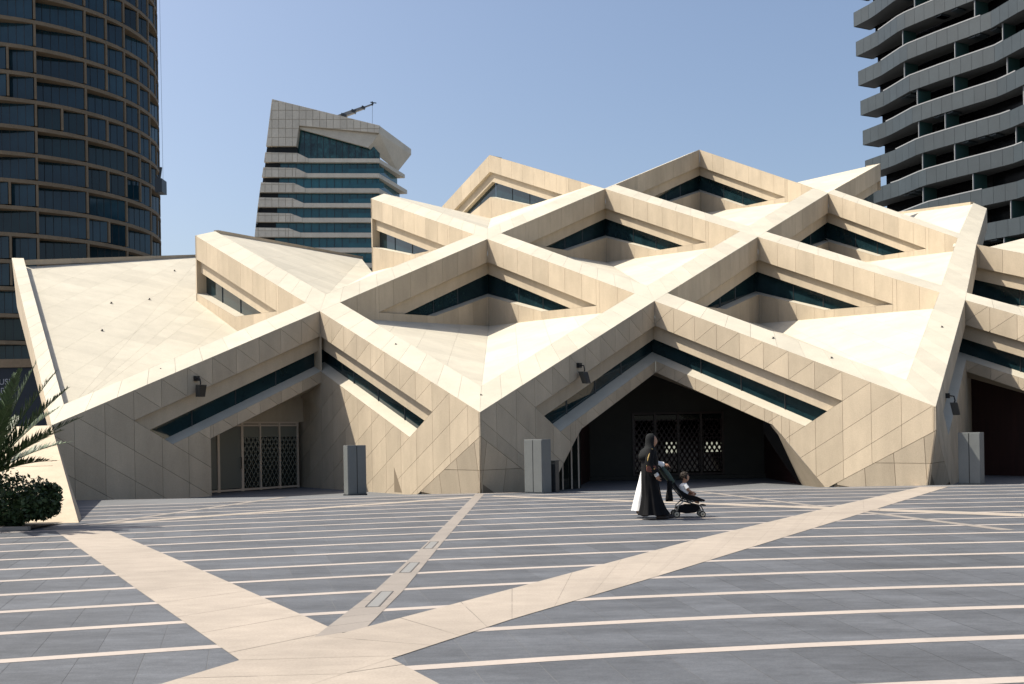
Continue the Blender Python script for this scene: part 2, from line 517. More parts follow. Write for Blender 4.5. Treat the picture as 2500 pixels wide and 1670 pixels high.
# tops behind the highest beams
for a, b, s_ in (((2,2), (2,1), 1), ((3,1), (2,1), -1), ((3,1), (3,0), 1), ((4,0), (3,0), -1), ((1,2), (1,1), 1), ((0,2), (0,1), 1)):
    A, Bn = ND[a], ND[b]
    off = Vector((.64*s_, .77, -.06))*1.0
    strip(Bn, A, A+off, Bn+off)
strip(ELW, T_, T_+Vector((.8, .5, -.05)), ELW+Vector((.8, .5, -.05)))
strip(ND[(3,-1)], ND[(4,-1)], ND[(4,-1)]+Vector((-.9, .5, 0)), ND[(3,-1)]+Vector((-.9, .5, 0)))
facet([ND[(3,0)]+Vector((.3, .5, 0)), ND[(4,0)], Vector((19.5, 34, 17.5))])
# closing faces where beams are cut off on the left
for k in ((1,2), (0,2)):
    A = ND[k]; m_ = MB()
    W = Wing(A, ND[(k[0], k[1]-1)], False)
    m_.prism([W.P(.0, A.z-.02, 0), W.P(.0, A.z-4.3, 0), W.P(0, A.z-4.3, .95), W.P(0, A.z-.02, .95)], Vector((W.e.x, W.e.y, 0))*.10)
    m_.build('beam_end', M['stone'], mosque)
A = ND[(4,0)]; W = Wing(A, ND[(3,0)], True); m_ = MB()
m_.poly([W.P(0, A.z, 0), W.P(0, A.z-1.7, 0), W.P(0, A.z-1.7, .9), W.P(0, A.z, .9)])
m_.build('beam_end', M['stone'], mosque)

# left roof field between the hip, the low corner and the cut-off gable
M0, N1, T_, LH = ND[(-1,1)], ND[(0,1)], ND[(0,2)], ND[(-1,2)]
i0 = (N1-M0).normalized(); j0 = (LH-M0).normalized(); i1 = Vector((.97, .2, 0)).normalized(); j1 = (T_-N1).normalized()
Li = M0+i0*.55+j0*WS; LHi = LH+i1*.5; N1i = N1+j1*WS
strip(LH, M0, Li, LHi); strip(M0, N1, N1i, Li)
dn = Vector((0, 0, -.40)); Tb = Vector((-16.0, 26, 11.9))
_n = (Tb-(Li+dn*.8)).cross(LHi+dn-(Li+dn*.8)); B_ = Vector((T_.x, T_.y, (Li+dn*.8).z-(_n.x*(T_.x-Li.x)+_n.y*(T_.y-Li.y))/_n.z))
m_ = MB(); m_.poly([Li, LHi, LHi+dn, Li+dn*.8]); m_.build('roof_step', M['roofstone'], mosque)
facet([Li+dn*.8, Tb, LHi+dn]); facet([Li+dn*.8, B_, Tb]); N1d = Vector((N1i.x, N1i.y, (Li+dn*.8).z-(_n.x*(N1i.x-Li.x)+_n.y*(N1i.y-Li.y))/_n.z)); facet([Li+dn*.8, N1d, B_])
m_ = MB(); m_.poly([Li, Li+dn*.8, N1d, N1i]); m_.build('roof_step', M['roofstone'], mosque)
edge_lip(LHi+Vector((0, 0, -.2)), Tb)
inner_wing(T_, N1, False, drop=3.2)
# outer face of the hip and the buttress that runs down to the plaza
F_ = Vector((-8.24, -8.37, 0)); G_ = Vector((-24, -10.5, 0)); K_ = Vector((-24, -2.2, 1.95))
m_ = MB(); m_.poly([LH, M0, M0-Vector((0, 0, .5)), LH-Vector((-.2, 0, 2.2))]); m_.poly([LH-Vector((-.2, 0, 2.2)), M0-Vector((0, 0, .5)), M0-Vector((-.6, -.3, 2.4)), LH-Vector((-3.6, 0, 10.2))]); m_.build('wall', M['stone'], mosque)
b_ = MB(); b_.poly([M0, F_, G_, K_]); b_.poly([M0, F_, F_+Vector((0, .4, -.3)), M0-Vector((-.3, 0, 2.5))]); b_.poly([K_, M0, M0+Vector((-3, 3, 0)), K_+Vector((0, 4, 0))])
bt = b_.build('buttress', M['stone'], mosque)
for f0 in (.3, .5, .7, .88):
    a = MB(); p, q = M0.lerp(F_, f0), K_.lerp(G_, f0*.9+.05)
    a.bar(p+Vector((-.25, -.01, .006)), p.lerp(q, .65)+Vector((0, -.01, .006)), .012, .012); a.build('joint_line', M['joint'], bt)

# ------------------------------------------------------------------ front walls with the portals
ZG = -.45
R1, O1, DG = 7.93, .95, .55
def front_fams(W, L):
    ez = W.E.z
    return [(1, 0, R1 % 1.0, 1.0), (-DG, 1, W.top(R1)-O1-DG*R1, O1)]     # upright joints and joints rising outwards
def line_clip_right(p, a, b):
    """keep the part of p right of (outwards from) the line a->b that runs downwards-outwards"""
    nx, ny = (b[1]-a[1]), -(b[0]-a[0])       # normal
    if nx*1 < 0: nx, ny = -nx, -ny
    c = nx*a[0]+ny*a[1]
    return clip(p, -nx, -ny, -c)
def knee(W, L, side):
    """undercut triangle at the foot of an outer corner; returns the clip line"""
    return (L, W.E.z-.70), (L-3.45, -.08)
def front_wing(T, E, left, other, portal, panes=4, kn=True):
    W = Wing(T, E, left); t = W.top; L = W.L; zt = T.z
    O = Wing(T, other, not left); sc = lambda d: two(W.e, W.n, O.e, O.n, d)
    o1, o2, ob, ol = O1, 1.52, 2.28, 2.72
    r1 = R1; r2 = r1-(ob-o1)/(W.m+DG)
    polys = [[(0, zt), (r1, t(r1)), (r1, t(r1)-o1), (0, zt-o1)]]
    ka, kb = knee(W, L, left)
    def above_knee(p):
        if not kn: return p
        nx, ny = ka[1]-kb[1], -(ka[0]-kb[0])   # points below knee line removed
        c = nx*ka[0]+ny*ka[1]
        return clip(p, nx, ny, c)
    dz0 = t(r1)-o1-DG*r1                        # the joint that carries the end of the recess on to the ground
    below = lambda p: clip(p, -DG, 1, dz0)
    over = lambda p: clip(p, DG, -1, -dz0)
    end = [(r1, t(r1)), (L, t(L)), (L, ZG), (r1, ZG)]
    lo = {'arch': 4.5, 'door': 5.05}.get(portal, 0)
    mid = below([(lo, 12), (r1, 12), (r1, ZG), (lo, ZG)])
    if portal == 'arch':
        jg, ft = (5.62, t(5.62)-2.93), (7.12, -.05); le = 5.25
        mid = line_clip_right(mid, jg, ft)
        c2 = over([(jg[0], t(jg[0])-ob), (r2, t(r2)-ob), (r2, ZG), (jg[0], ZG)])
        c2 = line_clip_right(c2, jg, ft)
        polys += [[(0, zt-ob), (le, t(le)-ob), (le, t(le)-ol), (0, zt-ol)],
                  [(le, t(le)-ob), (jg[0], t(jg[0])-ob), jg, (le, t(le)-ol)], c2]
    else:
        if portal == 'door':
            polys += [[(0, zt-ob), (lo, t(lo)-ob), (lo, t(lo)-ol), (0, zt-ol)]]
        else:
            polys += [[(-2.35, zt-ob-.2), (0, zt-ob), (0, ZG), (-2.35, ZG)]]
        polys += [over([(lo, t(lo)-ob), (r2, t(r2)-ob), (r2, ZG), (lo, ZG)])]
    a = above_knee(end); 
    if len(a) > 2: polys.append(a)
    a = above_knee(mid)
    if len(a) > 2: polys.append(a)
    sill = [(0, zt-ob), (r2, t(r2)-ob), (r1, t(r1)-o1)]
    wall = wing_parts(W, sc, polys, front_fams(W, L), o1, o2, r1+.02, r2+.75, ob, sill, ZG, panes)
    # end cheek of the recess
    m_ = MB(); m_.poly([W.P(r1, t(r1)-o1, 0), W.P(r2, t(r2)-ob, 0), W.P(r2, t(r2)-ob, D2+.03), W.P(r1, t(r1)-o1, D2+.03)])
    m_.build('window_cheek', M['sillstone'], wall)
    return W, wall
KN = {}
def knee_tri(W, foot, wall):
    """the undercut foot: from the knee line back to the corner's base point"""
    L = W.L; a = W.P(L, W.E.z-.70, 0); b = W.P(L-3.45, -.08, 0); b = Vector((b.x, b.y, -.08)); c = foot
    b2 = Vector((b.x, b.y, ZG)); c2 = Vector((c.x, c.y, ZG))
    u = (c-b); u.z = 0; Lu = u.length; u.normalize()
    zz = (a.z-.08)/1.0
    # split in two rows by a level joint, then upright joints
    f = .42
    pa = b.lerp(a, f); pc = Vector((c.x, c.y, -.08)).lerp(a, f)
    back = MB(); n_ = (a-b).cross(c-b).normalized()
    if n_.y > 0: n_ = -n_
    back.poly([p-n_*.04 for p in (b, b2, c2, a)])
    o = back.build('wall_foot', M['joint'], mosque)
    x = u; y = (a-Vector((c.x, c.y, -.08))); y = y-x*y.dot(x); y.normalize()
    p0 = Vector((c.x, c.y, -.08))
    to2 = lambda p: ((p-p0).dot(x), (p-p0).dot(y))
    add_panels([[to2(p) for p in (b, p0+(c2-p0), a)], ], [(1, 0, 0, .98), (0, 1, to2(pc)[1]-2, 2.0)], lambda s_, z: p0+x*s_+y*z, -n_*.04, o, M['stone'], 'stone_panel', .016)
    return o
N1, N2, M1, M2 = ND[(0,1)], ND[(1,0)], ND[(0,0)], ND[(1,-1)]
W1, wall1 = front_wing(N1, M0, True, M1, 'door', kn=False)
W2, wall2 = front_wing(N1, M1, False, M0, 'plain')
W3, wall3 = front_wing(N2, M1, True, M2, 'arch')
W4, wall4 = front_wing(N2, M2, False, M1, 'arch')
WR = ND[(2,-1)]
W5, wall5 = front_wing(WR, M2, True, ND[(2,-2)], 'plain')
W6, wall6 = front_wing(WR, ND[(2,-2)], False, M2, 'arch', kn=False)
for W_, foot in ((W2, Vector((-.06, .42, -.02))), (W3, Vector((-.06, .42, -.02))), (W4, Vector((13.28, .42, -.02))), (W5, Vector((13.28, .42, -.02)))):
    knee_tri(W_, foot, None)

m_ = MB(); q_ = [(5.45, -.15), (5.95, -.15), (5.45, .68)]
m_.prism([W2.P(a_, z_, .0) for a_, z_ in q_], Vector((W2.n.x, W2.n.y, 0))*.004); m_.build('notch_shade_panel', M['joint'], wall2)  # flat dark triangle paints the shade of a small notch
# lower band soffits: undersides of the portal openings, going back into the building
def soffit(W, s1, o, depth):
    m_ = MB(); t = W.top
    m_.poly([W.P(0, t(0)-o, 0), W.P(s1, t(s1)-o, 0), W.P(s1, t(s1)-o, depth), W.P(-1.3*depth, t(0)-o, depth)])
    return m_
soffit(W1, 5.05, 2.72, .8).build('portal_soffit', M['stone'], wall1)
soffit(W3, 5.25, 2.72, .7).build('portal_soffit', M['stone'], wall3)
soffit(W4, 5.25, 2.72, .7).build('portal_soffit', M['stone'], wall4)
soffit(W6, 5.25, 2.72, .7).build('portal_soffit', M['stone'], wall6)
def jamb(W, wall, back, m='stone'):
    t = W.top; jg, ft = (5.62, t(5.62)-2.93), (7.12, -.05); le = (5.25, t(5.25)-2.72); ft2 = (7.5, ZG)
    m_ = MB()
    for a, b, ka_, kb_ in ((le, jg, .1, .15), (jg, ft, .15, .9), (ft, ft2, .9, 1.0)):
        m_.poly([W.P(*a, 0), W.P(*b, 0), W.P(*b, 0)+back*kb_, W.P(*a, 0)+back*ka_])
    return m_.build('portal_jamb', M[m], wall)
jamb(W3, wall3, Vector((.15, 2.2, 0))); jamb(W4, wall4, Vector((-.15, 2.2, 0))); jamb(W6, wall6, Vector((-.15, 1.8, 0)))

# ------------------------------------------------------------------ left doorway (glass doors under the left gable)
def diamonds(m_, O, ux, uz, x0, x1, z0, z1, p=.20, th=.02):
    """diagonal lattice bars clipped to a rectangle; bars thicken upwards"""
    wdt, h = x1-x0, z1-z0
    k = -int(h*.62/p)-1
    sl = 1.62
    while k*p < wdt+h:
        for sgn in (1, -1):
            pts = []
            # line: x = k*p + sgn*(z)/sl
            for j in range(9):
                z = h*j/8; x = (k*p+z/sl) if sgn > 0 else (wdt-k*p-z/sl)
                pts.append((x, z))
            for (xa, za), (xb, zb) in zip(pts[:-1], pts[1:]):
                if xa < 0 and xb < 0 or xa > wdt and xb > wdt: continue
                xa_, xb_ = min(max(xa, 0), wdt), min(max(xb, 0), wdt)
                if abs(xb-xa) < 1e-6 or abs(xb_-xa_) < .004: continue
                za_ = za+(zb-za)*(xa_-xa)/(xb-xa); zb_ = za+(zb-za)*(xb_-xa)/(xb-xa)
                t_ = th*(1+2.6*(za/h)**1.5)
                m_.bar(O+ux*(x0+xa_)+uz*(z0+za_), O+ux*(x0+xb_)+uz*(z0+zb_), .012, t_, up=uz)
        k += 1
DW = 1.55                                   # how far the door wall is set back from the gable wall
def W1d(s_, z, d=0): return W1.P(s_, z, DW+d)
m_ = MB()
m_.poly([W1d(-2.1, 2.35), W1d(4.6, 2.35), W1d(3.2, 3.0), W1d(0, 4.0), W1d(-2.1, 4.0)])
m_.build('portal_wall', M['stone'], mosque)
m_ = MB()
# rounded return between the gable wall and the door wall
prev = None
for i in range(9):
    a = i/8*math.pi/2
    q = (5.05+.75*(1-math.cos(a))*-1+.0, DW*math.sin(a))
    if prev:
        m_.poly([W1.P(prev[0], ZG, prev[1]), W1.P(q[0], ZG, q[1]), W1.P(q[0], W1.top(q[0])-2.6, q[1]), W1.P(prev[0], W1.top(prev[0])-2.6, prev[1])])
    prev = q
m_.build('portal_return', M['stone'], mosque, smooth=True)
ux = -Vector((W1.e.x, W1.e.y, 0)); uz = Vector((0, 0, 1)); O_ = W1d(4.30, -.2)      # from the left jamb rightwards
nd_ = Vector((W1.n.x, W1.n.y, 0))
door = MB()
for x in (.0, .72, 1.78, 2.62, 3.55, 4.45):
    door.bar(O_+ux*x, O_+ux*x+uz*2.5, .10 if x in (.72, 1.78) else .06, .08, up=nd_)
for z in (.06, 2.42, 2.52):
    door.bar(O_+uz*z, O_+uz*z+ux*4.5, .07, .07)
dr = door.build('door', M['frame'], mosque)
for a, b in ((.03, .67), (.77, 1.73), (1.83, 2.59), (2.65, 3.52), (3.58, 4.42)):
    gm = MB(); q = O_-nd_*.03
    gm.poly([q+ux*a+uz*.1, q+ux*b+uz*.1, q+ux*b+uz*2.4, q+ux*a+uz*2.4]); gm.build('door_pane', M['doorglass'], dr)
    lm = MB()
    if a > 1.8: diamonds(lm, O_-nd_*.012, ux, uz, a, b, .12, 1.98)
    else: lm.poly([O_-nd_*.012+ux*a+uz*.12, O_-nd_*.012+ux*b+uz*.12, O_-nd_*.012+ux*b+uz*1.98, O_-nd_*.012+ux*a+uz*1.98])
    lm.poly([O_-nd_*.012+ux*a+uz*1.98, O_-nd_*.012+ux*b+uz*1.98, O_-nd_*.012+ux*b+uz*2.38, O_-nd_*.012+ux*a+uz*2.38])
    lm.build('door_lattice' if a > 1.8 else 'door_panel', M['frit' if a > 1.8 else 'frit2'], dr)
for sx in (1.68, 1.9):
    h_ = MB(); b = O_+nd_*.06+ux*sx
    h_.tube([b+uz*.85-nd_*.05, b+uz*.85+nd_*.04, b+uz*1.25+nd_*.04, b+uz*1.25-nd_*.05], .014, 6)
    h_.build('door_handle', M['dark'], dr)
m_ = MB(); m_.poly([W1d(4.3, ZG, 1.2), W1d(-1.5, ZG, 1.2), W1d(-1.5, 2.6, 1.2), W1d(4.3, 2.6, 1.2)]); m_.build('lobby_light_block', M['inner'], mosque)  # unseen, closes the space behind the doors against stray light

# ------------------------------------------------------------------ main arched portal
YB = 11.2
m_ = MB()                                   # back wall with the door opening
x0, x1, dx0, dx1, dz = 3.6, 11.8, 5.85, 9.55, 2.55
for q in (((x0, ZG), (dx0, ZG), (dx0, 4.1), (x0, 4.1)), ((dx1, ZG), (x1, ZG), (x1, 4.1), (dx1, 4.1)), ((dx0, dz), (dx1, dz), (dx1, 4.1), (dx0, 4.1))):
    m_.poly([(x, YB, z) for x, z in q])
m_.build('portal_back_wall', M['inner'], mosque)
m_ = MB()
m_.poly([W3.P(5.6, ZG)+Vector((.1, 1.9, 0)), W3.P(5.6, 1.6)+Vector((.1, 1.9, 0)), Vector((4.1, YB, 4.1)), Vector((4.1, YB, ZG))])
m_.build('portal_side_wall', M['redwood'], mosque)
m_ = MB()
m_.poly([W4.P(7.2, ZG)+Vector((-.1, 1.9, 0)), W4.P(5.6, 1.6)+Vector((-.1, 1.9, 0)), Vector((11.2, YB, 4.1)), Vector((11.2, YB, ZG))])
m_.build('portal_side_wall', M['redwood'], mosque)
m_ = MB(); t3, t4 = W3.P(5.3, 2.05, .1), W4.P(5.3, 2.05, .1)
m_.poly([t3, W3.P(0, 4.02, .1), Vector((N2.x, YB, 4.1)), Vector((3.6, YB, 4.1))]); m_.poly([t4, W4.P(0, 4.02, .1), Vector((N2.x, YB, 4.1)), Vector((11.8, YB, 4.1))])
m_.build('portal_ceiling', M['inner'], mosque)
m_ = MB()                                   # plinth step under the back wall
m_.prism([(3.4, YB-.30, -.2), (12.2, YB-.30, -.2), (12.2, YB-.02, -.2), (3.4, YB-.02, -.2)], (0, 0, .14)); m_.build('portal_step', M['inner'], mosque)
m_ = MB()
m_.poly([(dx0-.3, YB+1.5, ZG), (dx1+.3, YB+1.5, ZG), (dx1+.3, YB+1.5, 3), (dx0-.3, YB+1.5, 3)]); m_.poly([(dx0-.3, YB+.1, ZG), (dx0-.3, YB+1.5, ZG), (dx0-.3, YB+1.5, 3), (dx0-.3, YB+.1, 3)])
m_.poly([(dx1+.3, YB+.1, ZG), (dx1+.3, YB+1.5, ZG), (dx1+.3, YB+1.5, 3), (dx1+.3, YB+.1, 3)]); m_.poly([(dx0-.3, YB+.1, 3), (dx1+.3, YB+.1, 3), (dx1+.3, YB+1.5, 3), (dx0-.3, YB+1.5, 3)])
m_.build('lobby_light_block', M['inner'], mosque)  # unseen box added behind the doors to keep rear sky light out
O2 = Vector((dx0, YB-.02, -.2)); ux2 = Vector((1, 0, 0))
fm = MB()
for x in (.03, .92, 1.85, 2.78, 3.67):
    fm.bar(O2+ux2*x, O2+ux2*x+uz*2.72, .085, .09, up=(0, 1, 0))
for z in (.2, 2.68): fm.bar(O2+uz*z, O2+uz*z+ux2*3.7, .08, .08)
md = fm.build('door', M['bronze'], mosque); md['label'] = 'tall dark lattice doors inside the main portal'
for i, (a, b) in enumerate(((.08, .87), (.97, 1.8), (1.9, 2.73), (2.83, 3.62))):
    lm = MB(); q = O2+Vector((0, .03, 0)); diamonds(lm, q, ux2, uz, a, b, .3, 2.4, .20, .05)
    lm.build('door_lattice', M['redwood'], md)
    gm = MB(); q = O2+Vector((0, .06, 0)); gm.poly([q+ux2*a+uz*.3, q+ux2*b+uz*.3, q+ux2*b+uz*2.6, q+ux2*a+uz*2.6]); 
    gm.build('door_pane', M['doorglass'], md)
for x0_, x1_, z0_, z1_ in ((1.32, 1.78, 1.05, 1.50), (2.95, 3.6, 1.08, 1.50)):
    gm = MB(); q = O2+Vector((0, .052, 0)); gm.poly([q+ux2*x0_+uz*z0_, q+ux2*x1_+uz*z0_, q+ux2*x1_+uz*z1_, q+ux2*x0_+uz*z1_]); gm.build('day_glow_panel', M['day_glow'], md)  # emissive patches put in for daylight showing through the lattice
for x in (2.7, 2.86):
    hm = MB(); hm.tube([O2+ux2*x+Vector((0, -.05, .35)), O2+ux2*x+Vector((0, -.05, 2.0))], .02, 6); hm.build('door_handle', M['bronze'], md)
for px_, py_ in ((2.62, 4.6), (2.95, 5.0), (3.22, 5.4)):
    m_ = MB(); m_.box((px_, py_, .75), (.05, .05, 1.9)); m_.build('screen_post', M['frame'], mosque)
m_ = MB(); m_.poly([(2.3, 4.3, ZG), (3.3, 5.5, ZG), (3.3, 5.5, 1.9), (2.3, 4.3, 1.9)]); m_.build('screen_pane', M['doorglass'], mosque)
# right portal
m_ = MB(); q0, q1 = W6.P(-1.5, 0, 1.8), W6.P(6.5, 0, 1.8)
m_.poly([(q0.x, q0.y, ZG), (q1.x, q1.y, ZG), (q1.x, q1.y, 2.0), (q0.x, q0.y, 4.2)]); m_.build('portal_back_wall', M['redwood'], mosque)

# ------------------------------------------------------------------ small fixtures on the roof
M['anchor'] = mat('roof_anchor_metal', (.12, .11, .10), .5)
def roof_anchor(p):
    m_ = MB(); m_.tube([p, p+Vector((0, 0, .03))], .05, 8); m_.tube([p+Vector((0, 0, .03)), p+Vector((.02, 0, .07))], [.025, .04], 8)
    m_.build('roof_anchor', M['anchor'], mosque)
for (k1, k2, f, s_) in (((0,1),(0,0),.45,.75), ((0,1),(0,0),.93,.8), ((1,0),(1,-1),.46,.6), ((1,0),(1,-1),.66,.75), ((2,-1),(1,-1),.35,-.6), ((-1,1),(0,1),.36,-1.0)):
    p = ND[k1].lerp(ND[k2], f)
    roof_anchor(p+Vector((.55*s_ if s_ > 0 else -.35, .65*abs(s_), .27*abs(s_))))
pl3 = [Li+dn*.8, Tb, LHi+dn]
for u, v in ((.25, .25), (.35, .45), (.55, .2), (.8, .5)):
    roof_anchor(pl3[0]+(pl3[1]-pl3[0])*u*.95+(pl3[2]-pl3[0])*v*.95*(1-u))

# ------------------------------------------------------------------ emit the panels: the largest as parts, the rest as one field each
cnt = {}
fields = {}
for size, pts, th, par, m, nm in sorted(PANELS, key=lambda t: -t[0]):
    cnt[nm] = cnt.get(nm, 0)+1
    if cnt[nm] <= 300:
        a = MB(); a.prism(pts, th); a.build(nm, m, par)
    else:
        fields.setdefault((nm, m.name), (MB(), m))[0].prism(pts, th)
for (nm, _), (mb, m) in fields.items():
    mb.build(nm+'_field', m, mosque, kind='stuff')
print('PANELS', cnt)

# ------------------------------------------------------------------ grey cabinets on the plaza
def cabinet(loc, rz, wd, dp, ht, label, split=True):
    t_ = empty('steel_cabinet', loc)
    ca, sa = math.cos(rz), math.sin(rz)
    loc = Vector(loc)
    b = MB(); b.box(loc+Vector((0, 0, ht/2)), (wd, dp, ht), rz)
    body = b.build('body', M['steelbox'], bevel=.006)
    fx = lambda x, y, z: loc+Vector((x*ca-y*sa, x*sa+y*ca, z))
    parts = [body]
    for sgn in (-1, 1):
        b = MB(); b.prism([fx(sgn*wd/4-wd/4+.012, -dp/2-.012, .03), fx(sgn*wd/4+wd/4-.012, -dp/2-.012, .03), fx(sgn*wd/4+wd/4-.012, -dp/2, .03), fx(sgn*wd/4-wd/4+.012, -dp/2, .03)], (0, 0, ht-.06))
        parts.append(b.build('door', M['steelbox'], bevel=.003))
    b = MB(); b.box(fx(0, -dp/2-.003, ht/2), (.022, .006, ht-.05), rz); parts.append(b.build('seam', M['dark']))
    b = MB(); b.box(loc+Vector((0, 0, -.02)), (wd+.03, dp+.03, .05), rz); parts.append(b.build('plinth', M['mullion']))
    attach(t_, *parts)
    tag(t_, label, 'cabinet', 'steel cabinets along the facade')
    return t_
cabinet((-3.83, .62, 0), R(33), .60, .30, 1.46, 'grey steel cabinet beside the left doorway in front of the sunlit wall')
cabinet((1.62, -.36, 0), R(-40), .66, .42, 1.55, 'grey steel cabinet near the central corner, left of the main portal')
cabinet((14.55, .30, 0), R(-40), .62, .42, 1.53, 'grey steel cabinet before the dark red entrance at far right')
a = MB(); a.box((2.12, -.05, .44), (.20, .18, .92), R(-40)); a.box((2.12, -.05, .91), (.23, .21, .03), R(-40))
tag(a.build('litter_bin', M['mullion'], bevel=.004), 'low dark post bin beside the central grey cabinet', 'bin')

# ------------------------------------------------------------------ loudspeakers on brackets
M['spk'] = mat('speaker_case', (.05, .048, .042), .5, .4)
def speaker(W, s_, off, tilt, label):
    p = W.P(s_, W.top(s_)-off, 0)
    t_ = empty('wall_speaker', p); n_ = Vector((W.n.x, W.n.y, 0)); e_ = Vector((W.e.x, W.e.y, 0)); u = Vector((0, 0, 1))
    m1 = MB(); m1.bar(p, p+n_*.12, .16, .16, up=e_)
    m2 = MB(); m2.tube([p+n_*.10, p+n_*.24-u*.02, p+n_*.27-u*.16, p+n_*.24-u*.26], .022, 8)
    c = p+n_*.27-u*.42
    m3 = MB(); q = []
    for sx, sz in ((-.12, -.20), (.12, -.20), (.15, .20), (-.15, .20)):
        q.append(c+e_*sx+u*sz+n_*(.10-tilt*sz)*1.0)
    m3.prism(q, -n_*.20)
    m4 = MB(); q2 = [c+(x-c)*.86+n_*.013 for x in q]; m4.prism(q2, n_*.008)
    attach(t_, m1.build('mount', M['dark']), m2.build('bracket', M['dark'], smooth=True), m3.build('case', M['spk'], bevel=.01), m4.build('grille', M['dark']))
    tag(t_, label, 'speaker', 'speakers bracketed to the gable walls')
speaker(W1, 5.62, .48, -.15, 'black loudspeaker bracketed to the shaded wall above the left doorway')
speaker(W3, 5.42, .52, .35, 'grey-black loudspeaker tilted down on the wall left of the main portal')
speaker(W5, 7.2, .75, .2, 'black loudspeaker under the hip beam near the right edge')

# ------------------------------------------------------------------ hedge and palm at the left
M['leafA'] = mat('hedge_leaf', (.040, .065, .022), .55, .4, island=.45)
M['leafB'] = mat('palm_leaf', (.050, .080, .030), .5, .4, island=.35)
M['stem'] = mat('woody_stem', (.07, .05, .035), .8)
M['soil'] = mat('soil', (.05, .04, .03), .9, noise=[(8, .3, U1)])
rnd = random.Random(3)
hedge = empty('clipped_hedge', (-11.3, -9.35, 0))
lf = MB()
for i in range(24000):
    # points near the surface of a rounded box, uneven top
    while True:
        x, y, z = rnd.uniform(-1, 1), rnd.uniform(-1, 1), rnd.uniform(-1, 1)
        r = (abs(x)**5+abs(y)**3+abs(z)**4)
        if x > .55 and z > .35+.3*math.sin(y*4) and rnd.random() < .85: continue
        if r < 1 and (r > .45 or rnd.random() < .25): break
    bulge = 1+.07*math.sin(x*13)+.07*math.sin(x*29+y*5)+.05*math.sin(x*47-y*9+z*4)
    p = Vector((-10.95+2.75*x, -9.35+.55*y*bulge, .56+.50*z*bulge+(.16*rnd.random() if z > .7 and rnd.random() < .2 else 0)))
    a = Vector((rnd.gauss(0, 1), rnd.gauss(0, 1), rnd.gauss(.4, 1))).normalized(); b = a.orthogonal().normalized()
    b = (Matrix.Rotation(rnd.uniform(0, 6.3), 3, a) @ b)
    c = a.cross(b); l = rnd.uniform(.028, .075)
    lf.poly([p-b*l, p+c*l*.5, p+b*l, p-c*l*.5])
fo = lf.build('foliage', M['leafA'], kind='stuff')
sm = [fo]
for x in (-13.4, -12.4, -11.4, -10.4, -9.4):
    for k in range(3):
        m_ = MB(); q = Vector((x+rnd.uniform(-.1, .1), -9.35, 0))
        m_.tube([q, q+Vector((rnd.uniform(-.3, .3), rnd.uniform(-.2, .2), .45)), q+Vector((rnd.uniform(-.5, .5), rnd.uniform(-.35, .35), .92))], [.025, .016, .006], 5)
        sm.append(m_.build('stem', M['stem']))
attach(hedge, *sm)
tag(hedge, 'dense dark green clipped hedge at the foot of the white buttress', 'hedge')
m_ = MB(); m_.prism([(-24, -10.05, .0), (-8.5, -10.05, .0), (-8.5, -9.93, .0), (-24, -9.93, .0)], (0, 0, .07)); kb = m_.build('planter_kerb', M['band2'])
m2 = MB(); m2.poly([(-24, -9.93, .03), (-8.5, -9.93, .03), (-8.5, -8.5, .03), (-24, -8.5, .03)]); so = m2.build('soil', M['soil'], kb)
tag(kb, 'low stone kerb and soil bed under the clipped hedge', 'planter')

palm = empty('palm', (-9.55, -9.62, 0)); pp = []
m_ = MB(); m_.tube([(-9.55, -9.62, 0), (-9.55, -9.62, .5), (-9.55, -9.62, 1.0)], [.16, .13, .09], 10); pp.append(m_.build('trunk', M['stem'], smooth=True))
def frond(az, el, ln, droop):
    d = Vector((math.cos(az)*math.cos(el), math.sin(az)*math.cos(el), math.sin(el)))
    pts = []; p = Vector((-9.55, -9.62, .98)); n_ = 34
    for i in range(n_+1):
        pts.append(p.copy()); p = p+d*(ln/n_); d = (d+Vector((0, 0, -droop/n_))).normalized()
    r_ = MB(); r_.tube(pts, [.016*(1-i/(n_+1))+.003 for i in range(n_+1)], 5)
    for i in range(5, n_+1):
        t_ = (pts[i]-pts[i-1]).normalized(); side = t_.cross(Vector((0, 0, 1))).normalized(); up = side.cross(t_)
        f = i/n_; L = (.15+.26*math.sin(math.pi*min(1, f*1.05)**.8))*(.75 if f > .9 else 1)
        for sgn in (-1, 1):
            for j in range(2):
                q = pts[i]-t_*(ln/n_)*.5*j
                dr = (t_*.85+side*sgn*rnd.uniform(.45, .75)+up*rnd.uniform(.15, .55)).normalized()
                w_ = dr.cross(up).normalized()*.021
                e = q+dr*L*rnd.uniform(.85, 1.1)+Vector((0, 0, -.03))
                mid = q.lerp(e, .45)
                r_.poly([q-w_*.5, mid-w_, e, mid+w_, q+w_*.5])
    return r_.build('frond', M['leafB'])
for az, el, ln, dr in ((.18, .72, 2.2, .35), (.25, 1.08, 2.5, .3), (-.5, 1.15, 2.4, .4), (.05, .92, 2.4, .3), (.5, 1.22, 2.5, .25), (-.25, .65, 2.0, .4), (.9, .6, 1.9, .5), (-.8, .9, 2.1, .5), (.7, .95, 2.0, .5), (1.6, .9, 1.9, .5), (2.4, .8, 1.9, .6), (3.2, .7, 2.0, .6),
                       (4.0, .8, 1.9, .6), (4.8, .95, 1.9, .5), (5.4, .75, 1.9, .6), (2.9, 1.2, 2.1, .4), (-.15, .45, 1.6, .5), (1.0, 1.3, 2.2, .3), (4.4, 1.25, 2.1, .3)):
    pp.append(frond(az, el, ln, dr))
attach(palm, *pp)
tag(palm, 'young date palm with spiky fronds rising behind the hedge', 'palm')

